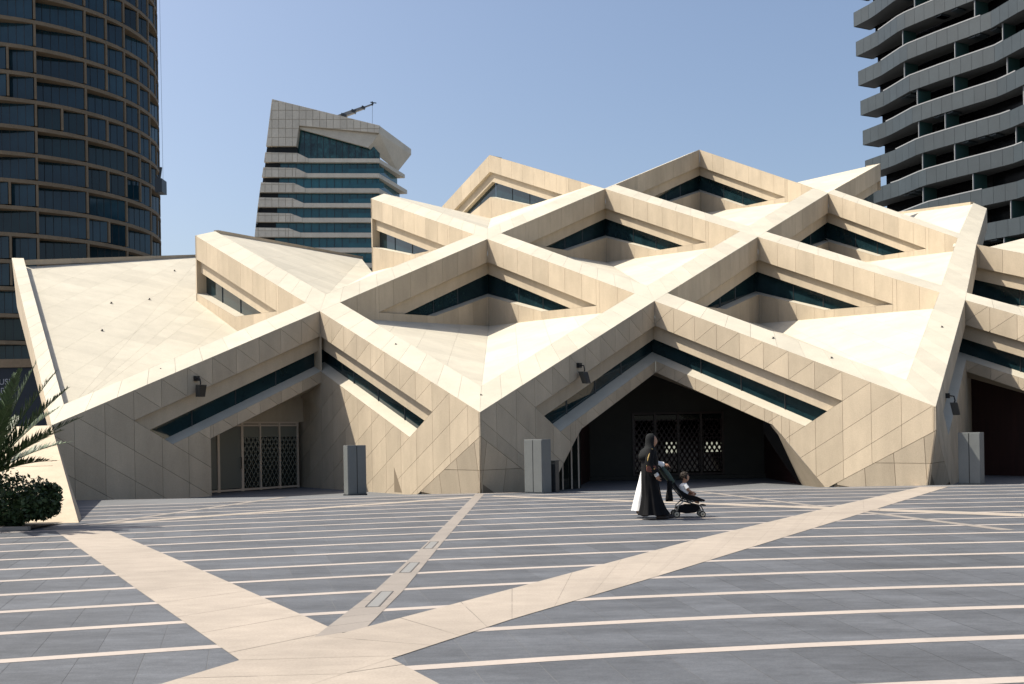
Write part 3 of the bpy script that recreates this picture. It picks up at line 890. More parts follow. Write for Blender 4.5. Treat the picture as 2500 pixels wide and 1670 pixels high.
# ------------------------------------------------------------------ round tower at the left
M['twstone'] = mat('brown_tower_stone', (.23, .165, .102), .75, .3, noise=[(.6, .12, U1), (6, .1, U1)], island=.06)
M['twglass'] = mat('navy_tower_glass', (.013, .040, .056), .06, .5, noise=[(.12, .5, U1)], island=.35)
M['twglass2'] = mat('dark_green_tower_glass', (.008, .022, .024), .06, .45, noise=[(.12, .5, U1)], island=.35)
TC = Vector((-70.8, 117.7, 0)); TR = 20.0
rt = empty('round_tower', TC); parts = []
def cyl(r, th, z): return Vector((TC.x+r*math.cos(th), TC.y+r*math.sin(th), z))
FH = 3.49; Z0 = 56.8; BAY = R(18.5); TH0 = R(-57)-2*BAY
rt_rng = random.Random(11)
for k in range(-3, 16):
    zb = Z0-FH*k
    m_ = MB(); n_ = 30
    for i in range(n_):
        a, b = R(-150)+i*R(7.4), R(-150)+(i+1)*R(7.4)
        m_.prism([cyl(TR, a, zb-.33), cyl(TR, b, zb-.33), cyl(TR-2.6, b, zb-.33), cyl(TR-2.6, a, zb-.33)], (0, 0, .48))
    parts.append(m_.build('floor_band', M['twstone']))
    for bay in range(-1, 7):
        a0 = TH0+bay*BAY; z0_, z1_ = zb+.33, zb+FH-.33
        half = rt_rng.random() < .45
        green = rt_rng.random() < (.15 if k < 4 else .4)
        spans = [(a0, a0+BAY/2), (a0+BAY/2, a0+BAY)] if half else [(a0, a0+BAY)]
        for (s0, s1) in spans:
            dep = 1.0 if half else 1.7
            g0, g1 = cyl(TR-dep, s0+.008, z0_), cyl(TR-.22, s1-.012, z0_)
            m_ = MB(); m_.poly([g0, g1, g1+Vector((0, 0, z1_-z0_)), g0+Vector((0, 0, z1_-z0_))])
            parts.append(m_.build('window', M['twglass2' if green else 'twglass']))
            # return fin at the left of the pane
            m_ = MB(); q = cyl(TR-.02, s0, z0_); q2 = cyl(TR-dep-.1, s0, z0_); ta = Vector((-math.sin(s0), math.cos(s0), 0))*.14
            m_.prism([q-ta, q+ta, q2+ta, q2-ta], (0, 0, z1_-z0_)); parts.append(m_.build('fin', M['twstone']))
            nm = 2 if half else 5
            for j in range(1, nm+1):
                p = g0.lerp(g1, j/(nm+1)); m_ = MB(); m_.bar(p, p+Vector((0, 0, z1_-z0_)), .07, .07); parts.append(m_.build('mullion', M['mullion']))
m_ = MB(); m_.tube([(TC.x, TC.y, 0), (TC.x, TC.y, Z0+FH*4)], TR-2.4, 40); parts.append(m_.build('core', M['twglass2']))
attach(rt, *parts)
tag(rt, 'tall round tower of dark blue glass and brown stone bands at left', 'tower')
cr = empty('window_cradle', (-48.55, 113.5, 37)); cp = []
m_ = MB(); m_.box((-48.15, 113.5, 38.2), (1.0, 2.0, 1.9)); cp.append(m_.build('basket', M['mullion']))
m_ = MB(); m_.bar((-48.25, 113.2, 39), (-47.95, 113.2, 40.9), .25); cp.append(m_.build('arm', M['mullion']))
m_ = MB(); m_.bar((-48.25, 113.8, 39.0), (-48.85, 113.8, 39.9), .2); cp.append(m_.build('arm', M['mullion']))
for y in (112.8, 114.2):
    m_ = MB(); m_.tube([(-48.05, y, 39), (-48.10, y, 66)], .02, 4); cp.append(m_.build('cable', M['mullion']))
attach(cr, *cp)
tag(cr, 'small dark window-cleaning cradle hanging on the edge of the round tower', 'cradle')

# hoarding with lettering between the tower and the mosque
M['hoard'] = mat('navy_hoarding', (.010, .016, .026), .5, .4)
M['letter'] = mat('pale_lettering', (.34, .34, .36), .6)
hb = empty('sign_board', (-31, 31, 0)); hp = []
m_ = MB(); m_.box((-32.5, 31, 3.15), (11, .25, 6.3)); hp.append(m_.build('panel', M['hoard']))
m_ = MB(); m_.box((-32.5, 31, 6.55), (11.4, .6, .5)); hp.append(m_.build('coping', M['twstone']))
for x in (-37, -34, -28):
    m_ = MB(); m_.box((x, 31.3, 3.1), (.2, .3, 6.2)); hp.append(m_.build('post', M['mullion']))
for tx, z in (('BUSIN', 5.28), ('DESTI', 4.74), ('ON', 4.20)):
    cu = bpy.data.curves.new('lettering', 'FONT'); cu.body = tx; cu.size = .50; cu.extrude = .01
    tmp = bpy.data.objects.new('lettering_tmp', cu); col.objects.link(tmp)
    bpy.context.view_layer.update()
    me = bpy.data.meshes.new_from_object(tmp.evaluated_get(bpy.context.evaluated_depsgraph_get()))
    bpy.data.objects.remove(tmp)
    o = bpy.data.objects.new('lettering', me); col.objects.link(o); me.materials.clear(); me.materials.append(M['letter'])
    o.matrix_world = Matrix.Translation((-30.05, 30.85, z)) @ Matrix.Rotation(math.pi/2, 4, 'X')
    o.parent = hb; o.matrix_parent_inverse = Matrix.Translation(hb.location).inverted()
attach(hb, *hp)
tag(hb, 'navy sign board with pale BUSIN DESTI ON lettering at the left edge', 'sign')

# ------------------------------------------------------------------ office tower behind the roof
M['otstone'] = mat('grey_beige_cladding', (.70, .61, .48), .7, .3, noise=[(.25, .08, U1), (2, .05, U1)], island=.07)
M['otgap'] = mat('cladding_gap', (.54, .47, .37), .8)
M['otglass'] = mat('teal_office_glass', (.016, .105, .125), .05, .55, noise=[(.1, .4, U1)], island=.2)
M['otcrown'] = mat('crown_glass_painted_reflections', (.02, .075, .075), .12, .5, noise=[(.55, .75, (1, 1, .6)), (1.6, .5, U1)])  # uneven reflections painted into the colour as light and dark noise
M['otdark'] = mat('dark_louvre', (.012, .013, .013), .6, .3)
ot = empty('office_tower', (-50, 245, 0)); parts = []
K = .0292
def tw(x, y, d=0):
    return Vector((-65.4+K*((x-120)-.0172*(y-1340)), 235.75+d, 55.8-K*((y-1340)+.0172*(x-120))))
def edge(y): return 278+(120-278)*(y-85)/(1340-85)-(10*math.sin(math.pi*min(1, max(0, (y-700)/640)))*.6)
SD = Vector((.233, .972, 0))                # direction of the receding right side
def solid(name, pts, m, d0=0, d1=1.0, cladding=False):
    b = MB(); b.prism([tw(*p, d0) for p in pts], (0, d1-d0, 0)); o = b.build(name, m); parts.append(o); return o
def clad(poly, wall, px=62, py=82, d=-.12):
    for q in cut(poly, [(1, 0, 30, px), (0, 1, 25, py)]):
        q = dedupe(inset(q, 2.2))
        if len(q) < 3 or abs(area2(q)) < 60: continue
        b = MB(); b.prism([tw(*p, d) for p in q], (0, .14, 0)); o = b.build('cladding_panel', M['otstone'], wall)
# crown: solid cladding round a big raked window
crownL = [(edge(85), 85), (525, 145), (525, 330), (500, 515), (edge(515), 515)]
crownR = [(525, 145), (1260, 325), (1250, 395), (525, 328)]
cwall = solid('crown_wall', crownL, M['otgap'], 0, 3)
c2w = solid('crown_wall', crownR, M['otgap'], 0, 3)
clad(crownL, cwall); clad(crownR, c2w)
solid('crown_soffit', [(525, 330), (1250, 397), (1150, 520), (525, 350)], M['otstone'], .6, 1.4)
solid('crown_window', [(496, 320), (540, 320), (1180, 480), (1250, 560), (1250, 640), (496, 640)], M['otcrown'], 2.0, 2.3)
for x in range(560, 1240, 58):
    b = MB(); b.bar(tw(x, 345+max(0, x-525)*.27, 1.95), tw(x, 628, 1.95), .12, .12); parts.append(b.build('mullion', M['mullion']))
solid('louvre', [(edge(515)+2, 515), (500, 515), (508, 568), (edge(568)+2, 568)], M['otdark'], .8, 1.5)
ys = [(570, 660, 625), (706, 797, 760), (843, 936, 896), (980, 1070, 1032), (1119, 1206, 1166), (1254, 1342, 1301), (1392, 1480, 1438), (1530, 1618, 1576), (1668, 1756, 1714), (1806, 1894, 1852)]
for i, (yt, yb, yr) in enumerate(ys):
    jx = 510-i*16; kx = 610-i*14
    sl_l = [(edge(yt), yt), (jx, yt+6), (kx, yr), (kx, yb), (edge(yb), yb)]
    s1 = solid('spandrel', sl_l, M['otgap'], 0, 2.2)
    clad([(edge(yt), yt), (jx, yt+6), (jx, yb), (edge(yb), yb)], s1, 62, 140); clad([(jx, yt+6), (kx, yr), (kx, yb), (jx, yb)], s1, 110, 140)
    solid('spandrel', [(kx, yr), (1252, yr), (1252, yb), (kx, yb)], M['otstone'], -.05, 2.2)
    # side slab receding
    b = MB(); p, q = tw(1252, yr), tw(1252, yb); h = p.z-q.z
    ln = 19 if i else 17
    b.prism([q, q+SD*ln+Vector((1.2, 0, 0)), q+SD*ln+Vector((-6, 1, 0)), q+Vector((-6, 2, 0))], (0, 0, h)); parts.append(b.build('side_slab', M['otstone']))
    yn = ys[i+1] if i+1 < len(ys) else (yb+46, 0, yb+96)
    gy0, gy1 = yb-2, yn[2]+4
    solid('louvre', [(edge(gy0)+4, gy0), (345-i*10, gy0), (345-i*10, yn[0]+6), (edge(yn[0])+4, yn[0]+6)], M['otdark'], .9, 1.4)
    solid('window', [(345-i*10, gy0), (1248, gy0), (1248, gy1), (345-i*10, gy1)], M['otglass'] if i < 3 else M['otglass'], 1.1, 1.5)
    for x in range(420, 1248, 70):
        b = MB(); b.bar(tw(x, gy0, 1.05), tw(x, gy1, 1.05), .10, .10); parts.append(b.build('mullion', M['mullion']))
    b = MB(); p = tw(1248, gy0); q = tw(1248, gy1); o_ = Vector((-.6, .8, 0))
    b.poly([p+o_, p+o_+SD*(ln-1), q+o_+SD*(ln-1), q+o_]); parts.append(b.build('side_window', M['otglass']))
    b = MB(); b.box(tw(1130, (gy0+gy1)/2+22, .6), (9.5, .08, 1.3)); parts.append(b.build('balustrade', M['otglass']))
# prow of the roof over the side face
b = MB(); A0, A1 = tw(1255, 326), tw(1150, 520, 1.2)
E0 = A0+SD*19+Vector((2.2, 0, -1.0)); E1 = E0-Vector((0, 0, 1.6)); B1 = tw(1245, 610, .5)+SD*15
b.poly([A0, E0, E1, tw(1252, 395)]); b.poly([tw(1252, 395), E1, B1, A1]); b.poly([A0, E0, A0+Vector((-12, 20, 2)), tw(525, 145, 10)])
parts.append(b.build('roof_prow', M['otstone']))
b = MB(); b.prism([tw(edge(90)+4, 100, .3), tw(1240, 330, .3), tw(1240, 330, 16), tw(edge(90)+4, 100, 16)], (0, 0, -1.0)); parts.append(b.build('roof', M['otstone']))
# sunlit left flank, flaring at the bottom
b = MB()
for yy0, yy1, o0, o1 in ((930, 1060, 0, 30), (1062, 1200, 32, 62), (1202, 1345, 64, 95), (1347, 1500, 97, 125)):
    b.poly([tw(edge(yy0), yy0), tw(edge(yy1), yy1), tw(edge(yy1)-o1, yy1-8, 14), tw(edge(yy0)-o0, yy0, 14)])
parts.append(b.build('side_wall', M['otstone']))
solid('core', [(330, 560), (1200, 640), (1230, 3200), (-150, 3200), (120, 1345)], M['otdark'], 2.4, 14)
attach(ot, *parts)
tag(ot, 'beige office tower with raked roof and teal window bands behind the mosque', 'tower')
# jib crane on its roof
M['crane'] = mat('crane_grey', (.16, .17, .18), .5)
cn = empty('jib_crane', tw(790, 215, 6)); parts = []
for i, (x0_, y0_, x1_, y1_, w_) in enumerate(((785, 212, 900, 172, 1.25), (880, 172, 990, 132, 1.0), (975, 134, 1080, 96, .75), (1070, 98, 1165, 62, .35))):
    b = MB(); b.bar(tw(x0_, y0_, 6), tw(x1_, y1_, 6), w_, w_); parts.append(b.build('boom_section', M['crane']))
    b = MB(); b.bar(tw(x1_-6, y1_+10, 6), tw(x1_+4, y1_-12, 6), w_*1.3, w_*1.2); parts.append(b.build('boom_collar', M['mullion']))
b = MB(); b.bar(tw(1160, 74, 6), tw(1163, 36, 6), .25); b.bar(tw(1145, 44, 6), tw(1200, 52, 6), .22); parts.append(b.build('boom_head', M['mullion']))
b = MB(); b.tube([tw(1163, 60, 6), tw(1163, 270, 6)], .04, 4); parts.append(b.build('hoist_cable', M['mullion']))
b = MB(); b.box(tw(800, 225, 6), (3.0, 2.5, 2.0)); parts.append(b.build('mast_base', M['mullion']))
attach(cn, *parts)
tag(cn, 'grey telescopic jib crane on the roof of the beige office tower', 'crane')

# ------------------------------------------------------------------ balcony tower at the right
M['balu'] = mat('grey_mesh_balustrade', (.036, .048, .056), .45, .45, noise=[(.5, .12, U1), (9, .08, U1)], island=.08)
M['bslab'] = mat('grey_slab', (.085, .088, .090), .8)
M['brail'] = mat('pale_rail', (.30, .31, .32), .5)
M['bglass'] = mat('dark_balcony_glazing', (.004, .004, .005), .15, .25)
M['bscreen'] = mat('green_glass_screen', (.04, .09, .085), .25, .5)
bt_ = empty('balcony_tower', (52, 80, 0)); parts = []
PL = Vector((41.7, 85.75, 0)); dv = Vector((.404, -.915, 0)); nv = Vector((-.915, -.404, 0))
KP = [(-2, 0), (4.0, 0), (8.5, 1.0), (12.2, .55), (18, -.5), (22, .3), (27, .9), (34, 0), (44, .5)]
def boff(s_, k):
    x = s_-.55*(k-2)
    for (a, va), (b, vb) in zip(KP[:-1], KP[1:]):
        if a <= x <= b: return va+(vb-va)*(x-a)/(b-a)
    return 0
brng = random.Random(5)
for k in range(-2, 15):
    zt_ = 50.0-3.5*k; s0 = .28*max(k, -2)
    def bp(s_, d=0, z=0): return PL+dv*s_+nv*(boff(s_, k)-d)+Vector((0, 0, zt_+z))
    ss = [s0+1.18*i for i in range(34)]
    # slab, balustrade panels, rail
    b = MB()
    for a, c in zip(ss[:-1], ss[1:]):
        b.prism([bp(a, .03, -1.62), bp(c, .03, -1.62), bp(c, 2.6, -1.62), bp(a, 2.6, -1.62)], (0, 0, .30))
    parts.append(b.build('balcony_slab', M['bslab']))
    for i, (a, c) in enumerate(zip(ss[:-1], ss[1:])):
        if i > 24: break
        b = MB(); e = .012
        b.prism([bp(a+e, 0, -1.66), bp(c-e, 0, -1.66), bp(c-e, 0, 0), bp(a+e, 0, 0)], -nv*.05); parts.append(b.build('balustrade_panel', M['balu']))
    b = MB(); p0 = bp(s0, 0, -1.66); 
    b.prism([p0, p0-nv*2.4, p0-nv*2.4+Vector((0, 0, 1.66)), p0+Vector((0, 0, 1.66))], dv*.05); parts.append(b.build('balustrade_end', M['balu']))
    b = MB(); i0 = 3+brng.randrange(2); i1 = 14+brng.randrange(6)
    for a, c in zip(ss[i0:i1-1], ss[i0+1:i1]): b.bar(bp(a, .03, .06), bp(c, .03, .06), .10, .10)
    parts.append(b.build('handrail', M['brail']))
    # recessed glazing
    b = MB(); g0, g1 = PL+dv*(s0+1.0)-nv*2.3, PL+dv*42-nv*2.3
    b.poly([g0+Vector((0, 0, zt_-5.2)), g1+Vector((0, 0, zt_-5.2)), g1+Vector((0, 0, zt_-1.4)), g0+Vector((0, 0, zt_-1.4))])
    g2 = g0-nv*14; b.poly([g0+Vector((0, 0, zt_-5.2)), g2+Vector((0, 0, zt_-5.2)), g2+Vector((0, 0, zt_-1.4)), g0+Vector((0, 0, zt_-1.4))])
    parts.append(b.build('glazing', M['bglass']))
    for s_ in (8.5+brng.uniform(-2, 3), 14.5+brng.uniform(-1.5, 2), 20+brng.uniform(-1, 2)):
        b = MB(); p = bp(s_, .25, -1.35-3.5+3.5)
        b.prism([p, p-nv*1.9, p-nv*1.9+Vector((0, 0, 3.2)), p+Vector((0, 0, 3.2))], dv*.05); sc_ = b.build('screen', M['bscreen']); parts.append(sc_)
        b = MB(); b.bar(p, p+Vector((0, 0, 3.2)), .10, .10); parts.append(b.build('screen_edge', M['brail']))
    for j in range(3):
        s_ = 7+j*1.0+brng.uniform(0, 1)+4*(k % 3)
        b = MB(); p = bp(s_, .25, -1.70); b.prism([p, p+dv*.75, p+dv*.75-nv*1.3, p-nv*1.3], (0, 0, -.12)); parts.append(b.build('soffit_fin', M['balu']))
b = MB(); c0 = PL+dv*2-nv*2.6; b.prism([c0, PL+dv*42-nv*2.6, PL+dv*42-nv*17, c0-nv*14], (0, 0, 60)); parts.append(b.build('core', M['bglass']))
attach(bt_, *parts)
tag(bt_, 'grey apartment tower with stacked wavy balconies at the right edge', 'tower')
#--PEOPLE--

# ------------------------------------------------------------------ people and stroller
M['skin'] = mat('skin', (.36, .20, .13), .55, .4, noise=[(20, .06, U1)])
M['abaya'] = mat('black_cloth', (.004, .004, .005), .8, .2, noise=[(10, .2, U1)])
M['scarf'] = mat('charcoal_scarf', (.008, .009, .010), .85, .2, noise=[(10, .2, U1)])
M['white'] = mat('white_cotton', (.72, .72, .72), .8, .3)
M['hair'] = mat('dark_curly_hair', (.022, .015, .010), .7, .3)
M['leather'] = mat('brown_leather', (.10, .025, .015), .4, .5)
M['gold'] = mat('gold_chain', (.65, .45, .16), .3, .5, metal=.8)
M['sandal'] = mat('dark_sandal', (.03, .018, .012), .6)
M['strap_green'] = mat('green_grey_fabric', (.035, .06, .045), .7)
M['orange'] = mat('rust_cloth', (.16, .06, .025), .8)
M['frame_metal'] = mat('champagne_frame', (.45, .42, .35), .35, .5, metal=.6)

def ellipsoid(m_, c, r, n=14, k=9, shape=None):
    rings = []
    for i in range(k+1):
        a = -math.pi/2+math.pi*i/k
        z = math.sin(a); q = max(math.cos(a), .02)
        ring = []
        for j in range(n):
            t = 2*math.pi*j/n; x, y = math.cos(t)*q, math.sin(t)*q
            p = Vector((x*r[0], y*r[1], z*r[2]))
            if shape: p = shape(p, x, y, z)
            ring.append(Vector(c)+p)
        rings.append(ring)
    m_.loft(rings)
def head_shape(s=1.0):
    def f(p, x, y, z):
        p = p.copy()
        if x > .2:                                           # face: brow, nose, mouth, chin towards +X
            w_ = max(0, 1-(y/.45)**2)
            p.x += s*.020*math.exp(-((z+.12)/.16)**2)*w_*(1 if abs(y) < .3 else .2)     # nose
            p.x += s*.006*math.exp(-((z-.28)/.10)**2)        # brow
            p.x -= s*.008*math.exp(-((z-.08)/.09)**2)*min(1, abs(y)*4)                  # eye sockets
            p.x += s*.007*math.exp(-((z+.48)/.10)**2)*w_     # lips
            p.x += s*.008*math.exp(-((z+.80)/.16)**2)        # chin
        if z < -.3: p.y *= 1-.25*(-z-.3)
        return p
    return f
def hand(m_, wrist, dirv, palm_n, side, curl=.6, s=1.0):
    """palm and five bent fingers; side: direction of the thumb"""
    d = Vector(dirv).normalized(); n_ = Vector(palm_n).normalized(); sd = Vector(side).normalized()
    w_ = Vector(wrist)
    m_.tube([w_, w_+d*.04*s, w_+d*.085*s], [.024*s, .034*s, .032*s], 8)
    for i, (o, l) in enumerate(((.030, .066), (.010, .075), (-.010, .070), (-.028, .055))):
        b = w_+d*.08*s+sd*o*s
        d2 = (d+n_*curl).normalized(); d3 = (d+n_*curl*2.6).normalized(); d4 = (d*.4+n_*curl*2.4).normalized()
        l *= s
        m_.tube([b, b+d2*l*.45, b+d2*l*.45+d3*l*.32, b+d2*l*.45+d3*l*.32+d4*l*.25], [.0095*s, .009*s, .0085*s, .007*s], 6)
    b = w_+d*.025*s+sd*.026*s
    m_.tube([b, b+(d*.6+sd*.8).normalized()*.035*s, b+(d*.6+sd*.8).normalized()*.035*s+(d+n_*.6).normalized()*.03*s], [.012*s, .011*s, .008*s], 6)
def remesh(m_, name, m, vox=.008, it=4):
    o = m_.build(name, m)
    r = o.modifiers.new('r', 'REMESH'); r.mode = 'VOXEL'; r.voxel_size = vox
    sm = o.modifiers.new('s', 'SMOOTH'); sm.factor = .5; sm.iterations = it
    dg = bpy.context.evaluated_depsgraph_get()
    me = bpy.data.meshes.new_from_object(o.evaluated_get(dg))
    o.modifiers.clear(); o.data = me
    for p in me.polygons: p.use_smooth = True
    return o
def cloth(rings, name, m, folds=9, amp=.0, seed=0, n=48, cap=False):
    """garment lofted through (cx, cy, z, rx, ry, fold) rings"""
    m_ = MB(); R_ = []; q = random.Random(seed); ph = [q.uniform(0, 6.3) for _ in range(4)]
    fine = []
    for a, b in zip(rings[:-1], rings[1:]):
        for i in range(4):
            f = i/4; fine.append([a[j]*(1-f)+b[j]*f for j in range(6)])
    fine.append(list(rings[-1]))
    for cx, cy, z, rx, ry, fo in fine:
        ring = []
        for j in range(n):
            t = 2*math.pi*j/n
            k = 1+fo*(.6*math.sin(folds*t+ph[0]+z*2)+.4*math.sin((folds*2-3)*t+ph[1]-z*3))
            ring.append((cx+rx*k*math.cos(t), cy+ry*k*math.sin(t), z))
        R_.append(ring)
    m_.loft(R_, cap=cap)
    return m_.build(name, m, smooth=True)
def sleeve(pts, rad, name, m): 
    s_ = MB(); s_.tube(pts, rad, 14, cap=False); return s_.build(name, m, smooth=True)
def shoe(c, ang, m, name='shoe', s=1.0, lift=0):
    m_ = MB(); ca, sa = math.cos(ang), math.sin(ang)
    def f(p, x, y, z):
        p = p.copy(); p.y *= 1+.15*x
        if z < 0: p.z = max(p.z, -.028*s)
        p.z += .035*s*max(0, -x)*max(0, z)+lift*max(0, -x)
        return Vector((p.x*ca-p.y*sa, p.x*sa+p.y*ca, p.z))
    ellipsoid(m_, Vector(c)+Vector((0, 0, .03*s)), (.13*s, .045*s, .05*s), 14, 8, f)
    return m_.build(name, m, smooth=True)

V = Vector
# --- woman in black, walking to the right
wx, wy = 3.50, -9.98
w_ = empty('person', (wx, wy, 0)); B0 = V((wx, wy, 0)); at = lambda x, y, z: B0+V((x, y, z))
b = MB()
ellipsoid(b, at(.055, 0, 1.515), (.092, .074, .115), 20, 14, head_shape())
b.tube([at(.03, 0, 1.44), at(.02, 0, 1.36), at(.0, 0, 1.28)], [.052, .056, .09], 12)
for z0_, z1_, r0, r1 in ((1.32, 1.1, .15, .13), (1.1, .88, .13, .15)):
    b.tube([at(.0, -.06, z0_), at(.0, -.06, z1_)], [r0*.75, r1*.75], 12); b.tube([at(.0, .06, z0_), at(.0, .06, z1_)], [r0*.75, r1*.75], 12)
b.tube([at(0, -.13, 1.32), at(-.04, -.20, 1.06), at(.10, -.20, .86)], [.055, .045, .030], 10)
b.tube([at(0, .13, 1.32), at(.02, .19, 1.06), at(.15, .16, .88)], [.055, .045, .030], 10)
b.tube([at(0, -.07, .90), at(.12, -.08, .48), at(.16, -.08, .08)], [.085, .06, .04], 10)
b.tube([at(0, .07, .90), at(.06, .08, .48), at(-.14, .08, .10)], [.085, .06, .04], 10)
hand(b, at(.10, -.20, .86), (.30, 0, -1), (.8, .2, 0), (.4, -.5, 0), .5)
hand(b, at(.15, .16, .88), (.4, 0, -1), (.8, -.2, 0), (.4, .5, 0), .5)
pr = [remesh(b, 'body', M['skin'], .0075, 3)]
ab = cloth([(.06, 0, .085, .295, .23, .17), (.04, 0, .20, .245, .21, .16), (.02, 0, .45, .185, .18, .12), (-.01, 0, .75, .16, .172, .07), (-.005, 0, .98, .165, .19, .03), (0, 0, 1.18, .16, .205, .02), (0, 0, 1.30, .135, .195, .01), (.01, 0, 1.38, .085, .12, 0), (.02, 0, 1.42, .06, .065, 0)], 'abaya', M['abaya'], 9, seed=4)
ab.data.transform(Matrix.Translation(B0)); pr.append(ab)
pr.append(sleeve([at(.0, -.15, 1.34), at(-.05, -.215, 1.08), at(.07, -.21, .90)], [.085, .085, .095], 'sleeve', M['abaya']))
pr.append(sleeve([at(.0, .15, 1.34), at(.0, .20, 1.08), at(.12, .17, .92)], [.085, .085, .095], 'sleeve', M['abaya']))
pr.append(sleeve([at(.055, -.205, .925), at(.11, -.20, .84)], [.042, .044], 'cuff', M['white']))
# scarf: hood open to the front, falling over shoulders and back
hd = MB(); rings = []
for i, (z, rx, ry, cx) in enumerate(((1.16, .155, .20, -.06), (1.24, .165, .215, -.045), (1.33, .145, .19, -.03), (1.385, .105, .12, .0), (1.43, .098, .095, .015), (1.49, .110, .092, .03), (1.55, .112, .094, .035), (1.60, .102, .088, .035), (1.64, .074, .066, .03), (1.658, .03, .03, .03))):
    ring = []
    for j in range(40):
        t = 2*math.pi*j/40; x, y = math.cos(t), math.sin(t)
        k = 1+.025*math.sin(7*t+z*30)
        px = cx+rx*x*k
        if 1.43 <= z <= 1.60 and x > .45: px = min(px, .055+.03*abs(y))      # face opening sits inside
        if z < 1.30 and x > 0: px *= .9
        ring.append(at(px, ry*y*k, z))
    rings.append(ring)
hd.loft(rings); pr.append(hd.build('headscarf', M['scarf'], smooth=True))
pr.append(shoe(at(.22, -.08, 0), .05, M['sandal'])); pr.append(shoe(at(.36, .10, 0), .05, M['sandal']))
attach(w_, *pr)
tag(w_, 'person in black abaya and charcoal headscarf walking beside a stroller', 'person')
# shoulder bag
bagp = at(-.01, -.29, .98); bg_ = empty('shoulder_bag', bagp)
m_ = MB(); q = []
for a in range(12):
    t = 2*math.pi*a/12; q.append(bagp+V((.095*math.copysign(abs(math.cos(t))**.6, math.cos(t)), 0, .065*math.copysign(abs(math.sin(t))**.6, math.sin(t)))))
m_.prism(q, (0, .06, 0)); o1 = m_.build('pouch', M['leather'], bevel=.012)
m_ = MB(); m_.prism([bagp+V((-.09, -.006, .06)), bagp+V((.09, -.006, .06)), bagp+V((.06, -.006, -.02)), bagp+V((-.06, -.006, -.02))], (0, .008, 0)); o2 = m_.build('flap', M['leather'])
m_ = MB(); m_.tube([bagp+V((-.085, .03, .05)), bagp+V((-.06, .02, .2)), bagp+V((.0, .07, .36)), bagp+V((.04, .12, .38))], .011, 6); o3 = m_.build('chain_strap', M['gold'])
m_ = MB(); ellipsoid(m_, bagp+V((.05, -.012, 0)), (.012, .008, .012), 8, 6); o4 = m_.build('clasp', M['gold'])
attach(bg_, o1, o2, o3, o4)
tag(bg_, 'small brown leather shoulder bag on a gold chain at her side', 'bag')

# --- companion in white robe on the far side, one hand on the stroller
mx, my = 3.555, -9.52
p_ = empty('person', (mx, my, 0)); B0 = V((mx, my, 0))
b = MB()
ellipsoid(b, at(.055, 0, 1.49), (.092, .074, .115), 18, 12, head_shape())
b.tube([at(.03, 0, 1.42), at(.0, 0, 1.26)], [.055, .09], 12)
b.tube([at(0, -.07, 1.30), at(0, -.07, .88)], [.11, .10], 12); b.tube([at(0, .07, 1.30), at(0, .07, .88)], [.11, .10], 12)
b.tube([at(.02, -.17, 1.28), at(.06, -.20, 1.08), at(.27, -.14, 1.03)], [.055, .046, .032], 10)
b.tube([at(.0, .17, 1.28), at(-.05, .22, 1.02), at(.1, .2, .82)], [.055, .046, .032], 10)
b.tube([at(0, -.08, .90), at(-.03, -.09, .48), at(-.26, -.09, .13), at(-.16, -.09, .06)], [.09, .062, .042, .04], 10)
b.tube([at(0, .08, .90), at(.1, .08, .48), at(.16, .08, .08)], [.09, .062, .04], 10)
hand(b, at(.27, -.14, 1.03), (1, 0, -.1), (0, 0, -1), (0, -1, 0), .7)
hand(b, at(.1, .2, .82), (.3, 0, -1), (.5, -.5, 0), (.5, .5, 0), .5)
pr = [remesh(b, 'body', M['skin'], .0075, 3)]
rb = cloth([(-.17, 0, .14, .20, .20, .10), (-.14, 0, .35, .18, .19, .08), (-.07, 0, .7, .15, .17, .04), (-.02, 0, 1.0, .12, .17, .02), (0, 0, 1.22, .125, .20, .01), (0, 0, 1.32, .10, .18, 0), (.01, 0, 1.39, .06, .07, 0)], 'robe', M['white'], 7, seed=9)
rb.data.transform(Matrix.Translation(B0)); pr.append(rb)
pr.append(sleeve([at(.02, -.16, 1.30), at(.05, -.20, 1.08), at(.13, -.17, 1.05), at(.255, -.145, 1.03)], [.07, .07, .068, .062], 'sleeve', M['white']))
pr.append(sleeve([at(.0, .17, 1.30), at(-.05, .22, 1.02), at(.09, .20, .84)], [.07, .068, .06], 'sleeve', M['white']))
hm = MB(); ellipsoid(hm, at(.03, 0, 1.525), (.102, .084, .10), 14, 10, lambda p, x, y, z: V((min(p.x, .06), p.y, p.z))); pr.append(hm.build('hair', M['hair'], smooth=True))
pr.append(shoe(at(-.16, -.09, .02), .0, M['sandal'], 'sandal', 1.0, .06)); pr.append(shoe(at(.24, .08, 0), 0, M['sandal'], 'sandal'))
attach(p_, *pr)
tag(p_, 'person in long white robe mostly hidden behind the one in black', 'person')

# --- stroller
sx, sy = 4.25, -9.62
st = empty('stroller', (sx, sy, 0)); B0 = V((sx, sy, 0)); pr = []
def wheel(x, y, r, m2='frame_metal'):
    c = at(x, y, r)
    m_ = MB(); n_ = 20; rings = []
    for j in range(n_):
        t = 2*math.pi*j/n_; rings.append([c+V((math.cos(t)*rr, yy, math.sin(t)*rr)) for rr, yy in ((r, -.014), (r, .014), (r*.72, .016), (r*.72, -.016))])
    rings.append(rings[0]); m_.loft(rings, cap=False); w1 = m_.build('wheel', M['black_soft'], smooth=False)
    m_ = MB(); m_.tube([c+V((0, -.017, 0)), c+V((0, .017, 0))], r*.70, 16); d = m_.build('rim', M['frame_metal']); d.parent = w1
    m_ = MB(); m_.tube([c+V((0, -.024, 0)), c+V((0, .024, 0))], r*.22, 10); d = m_.build('hub', M['dark']); d.parent = w1
    return w1
for x, y, r in ((-.21, -.16, .068), (-.21, .16, .068), (.30, -.15, .06), (.30, .15, .06)): pr.append(wheel(x, y, r))
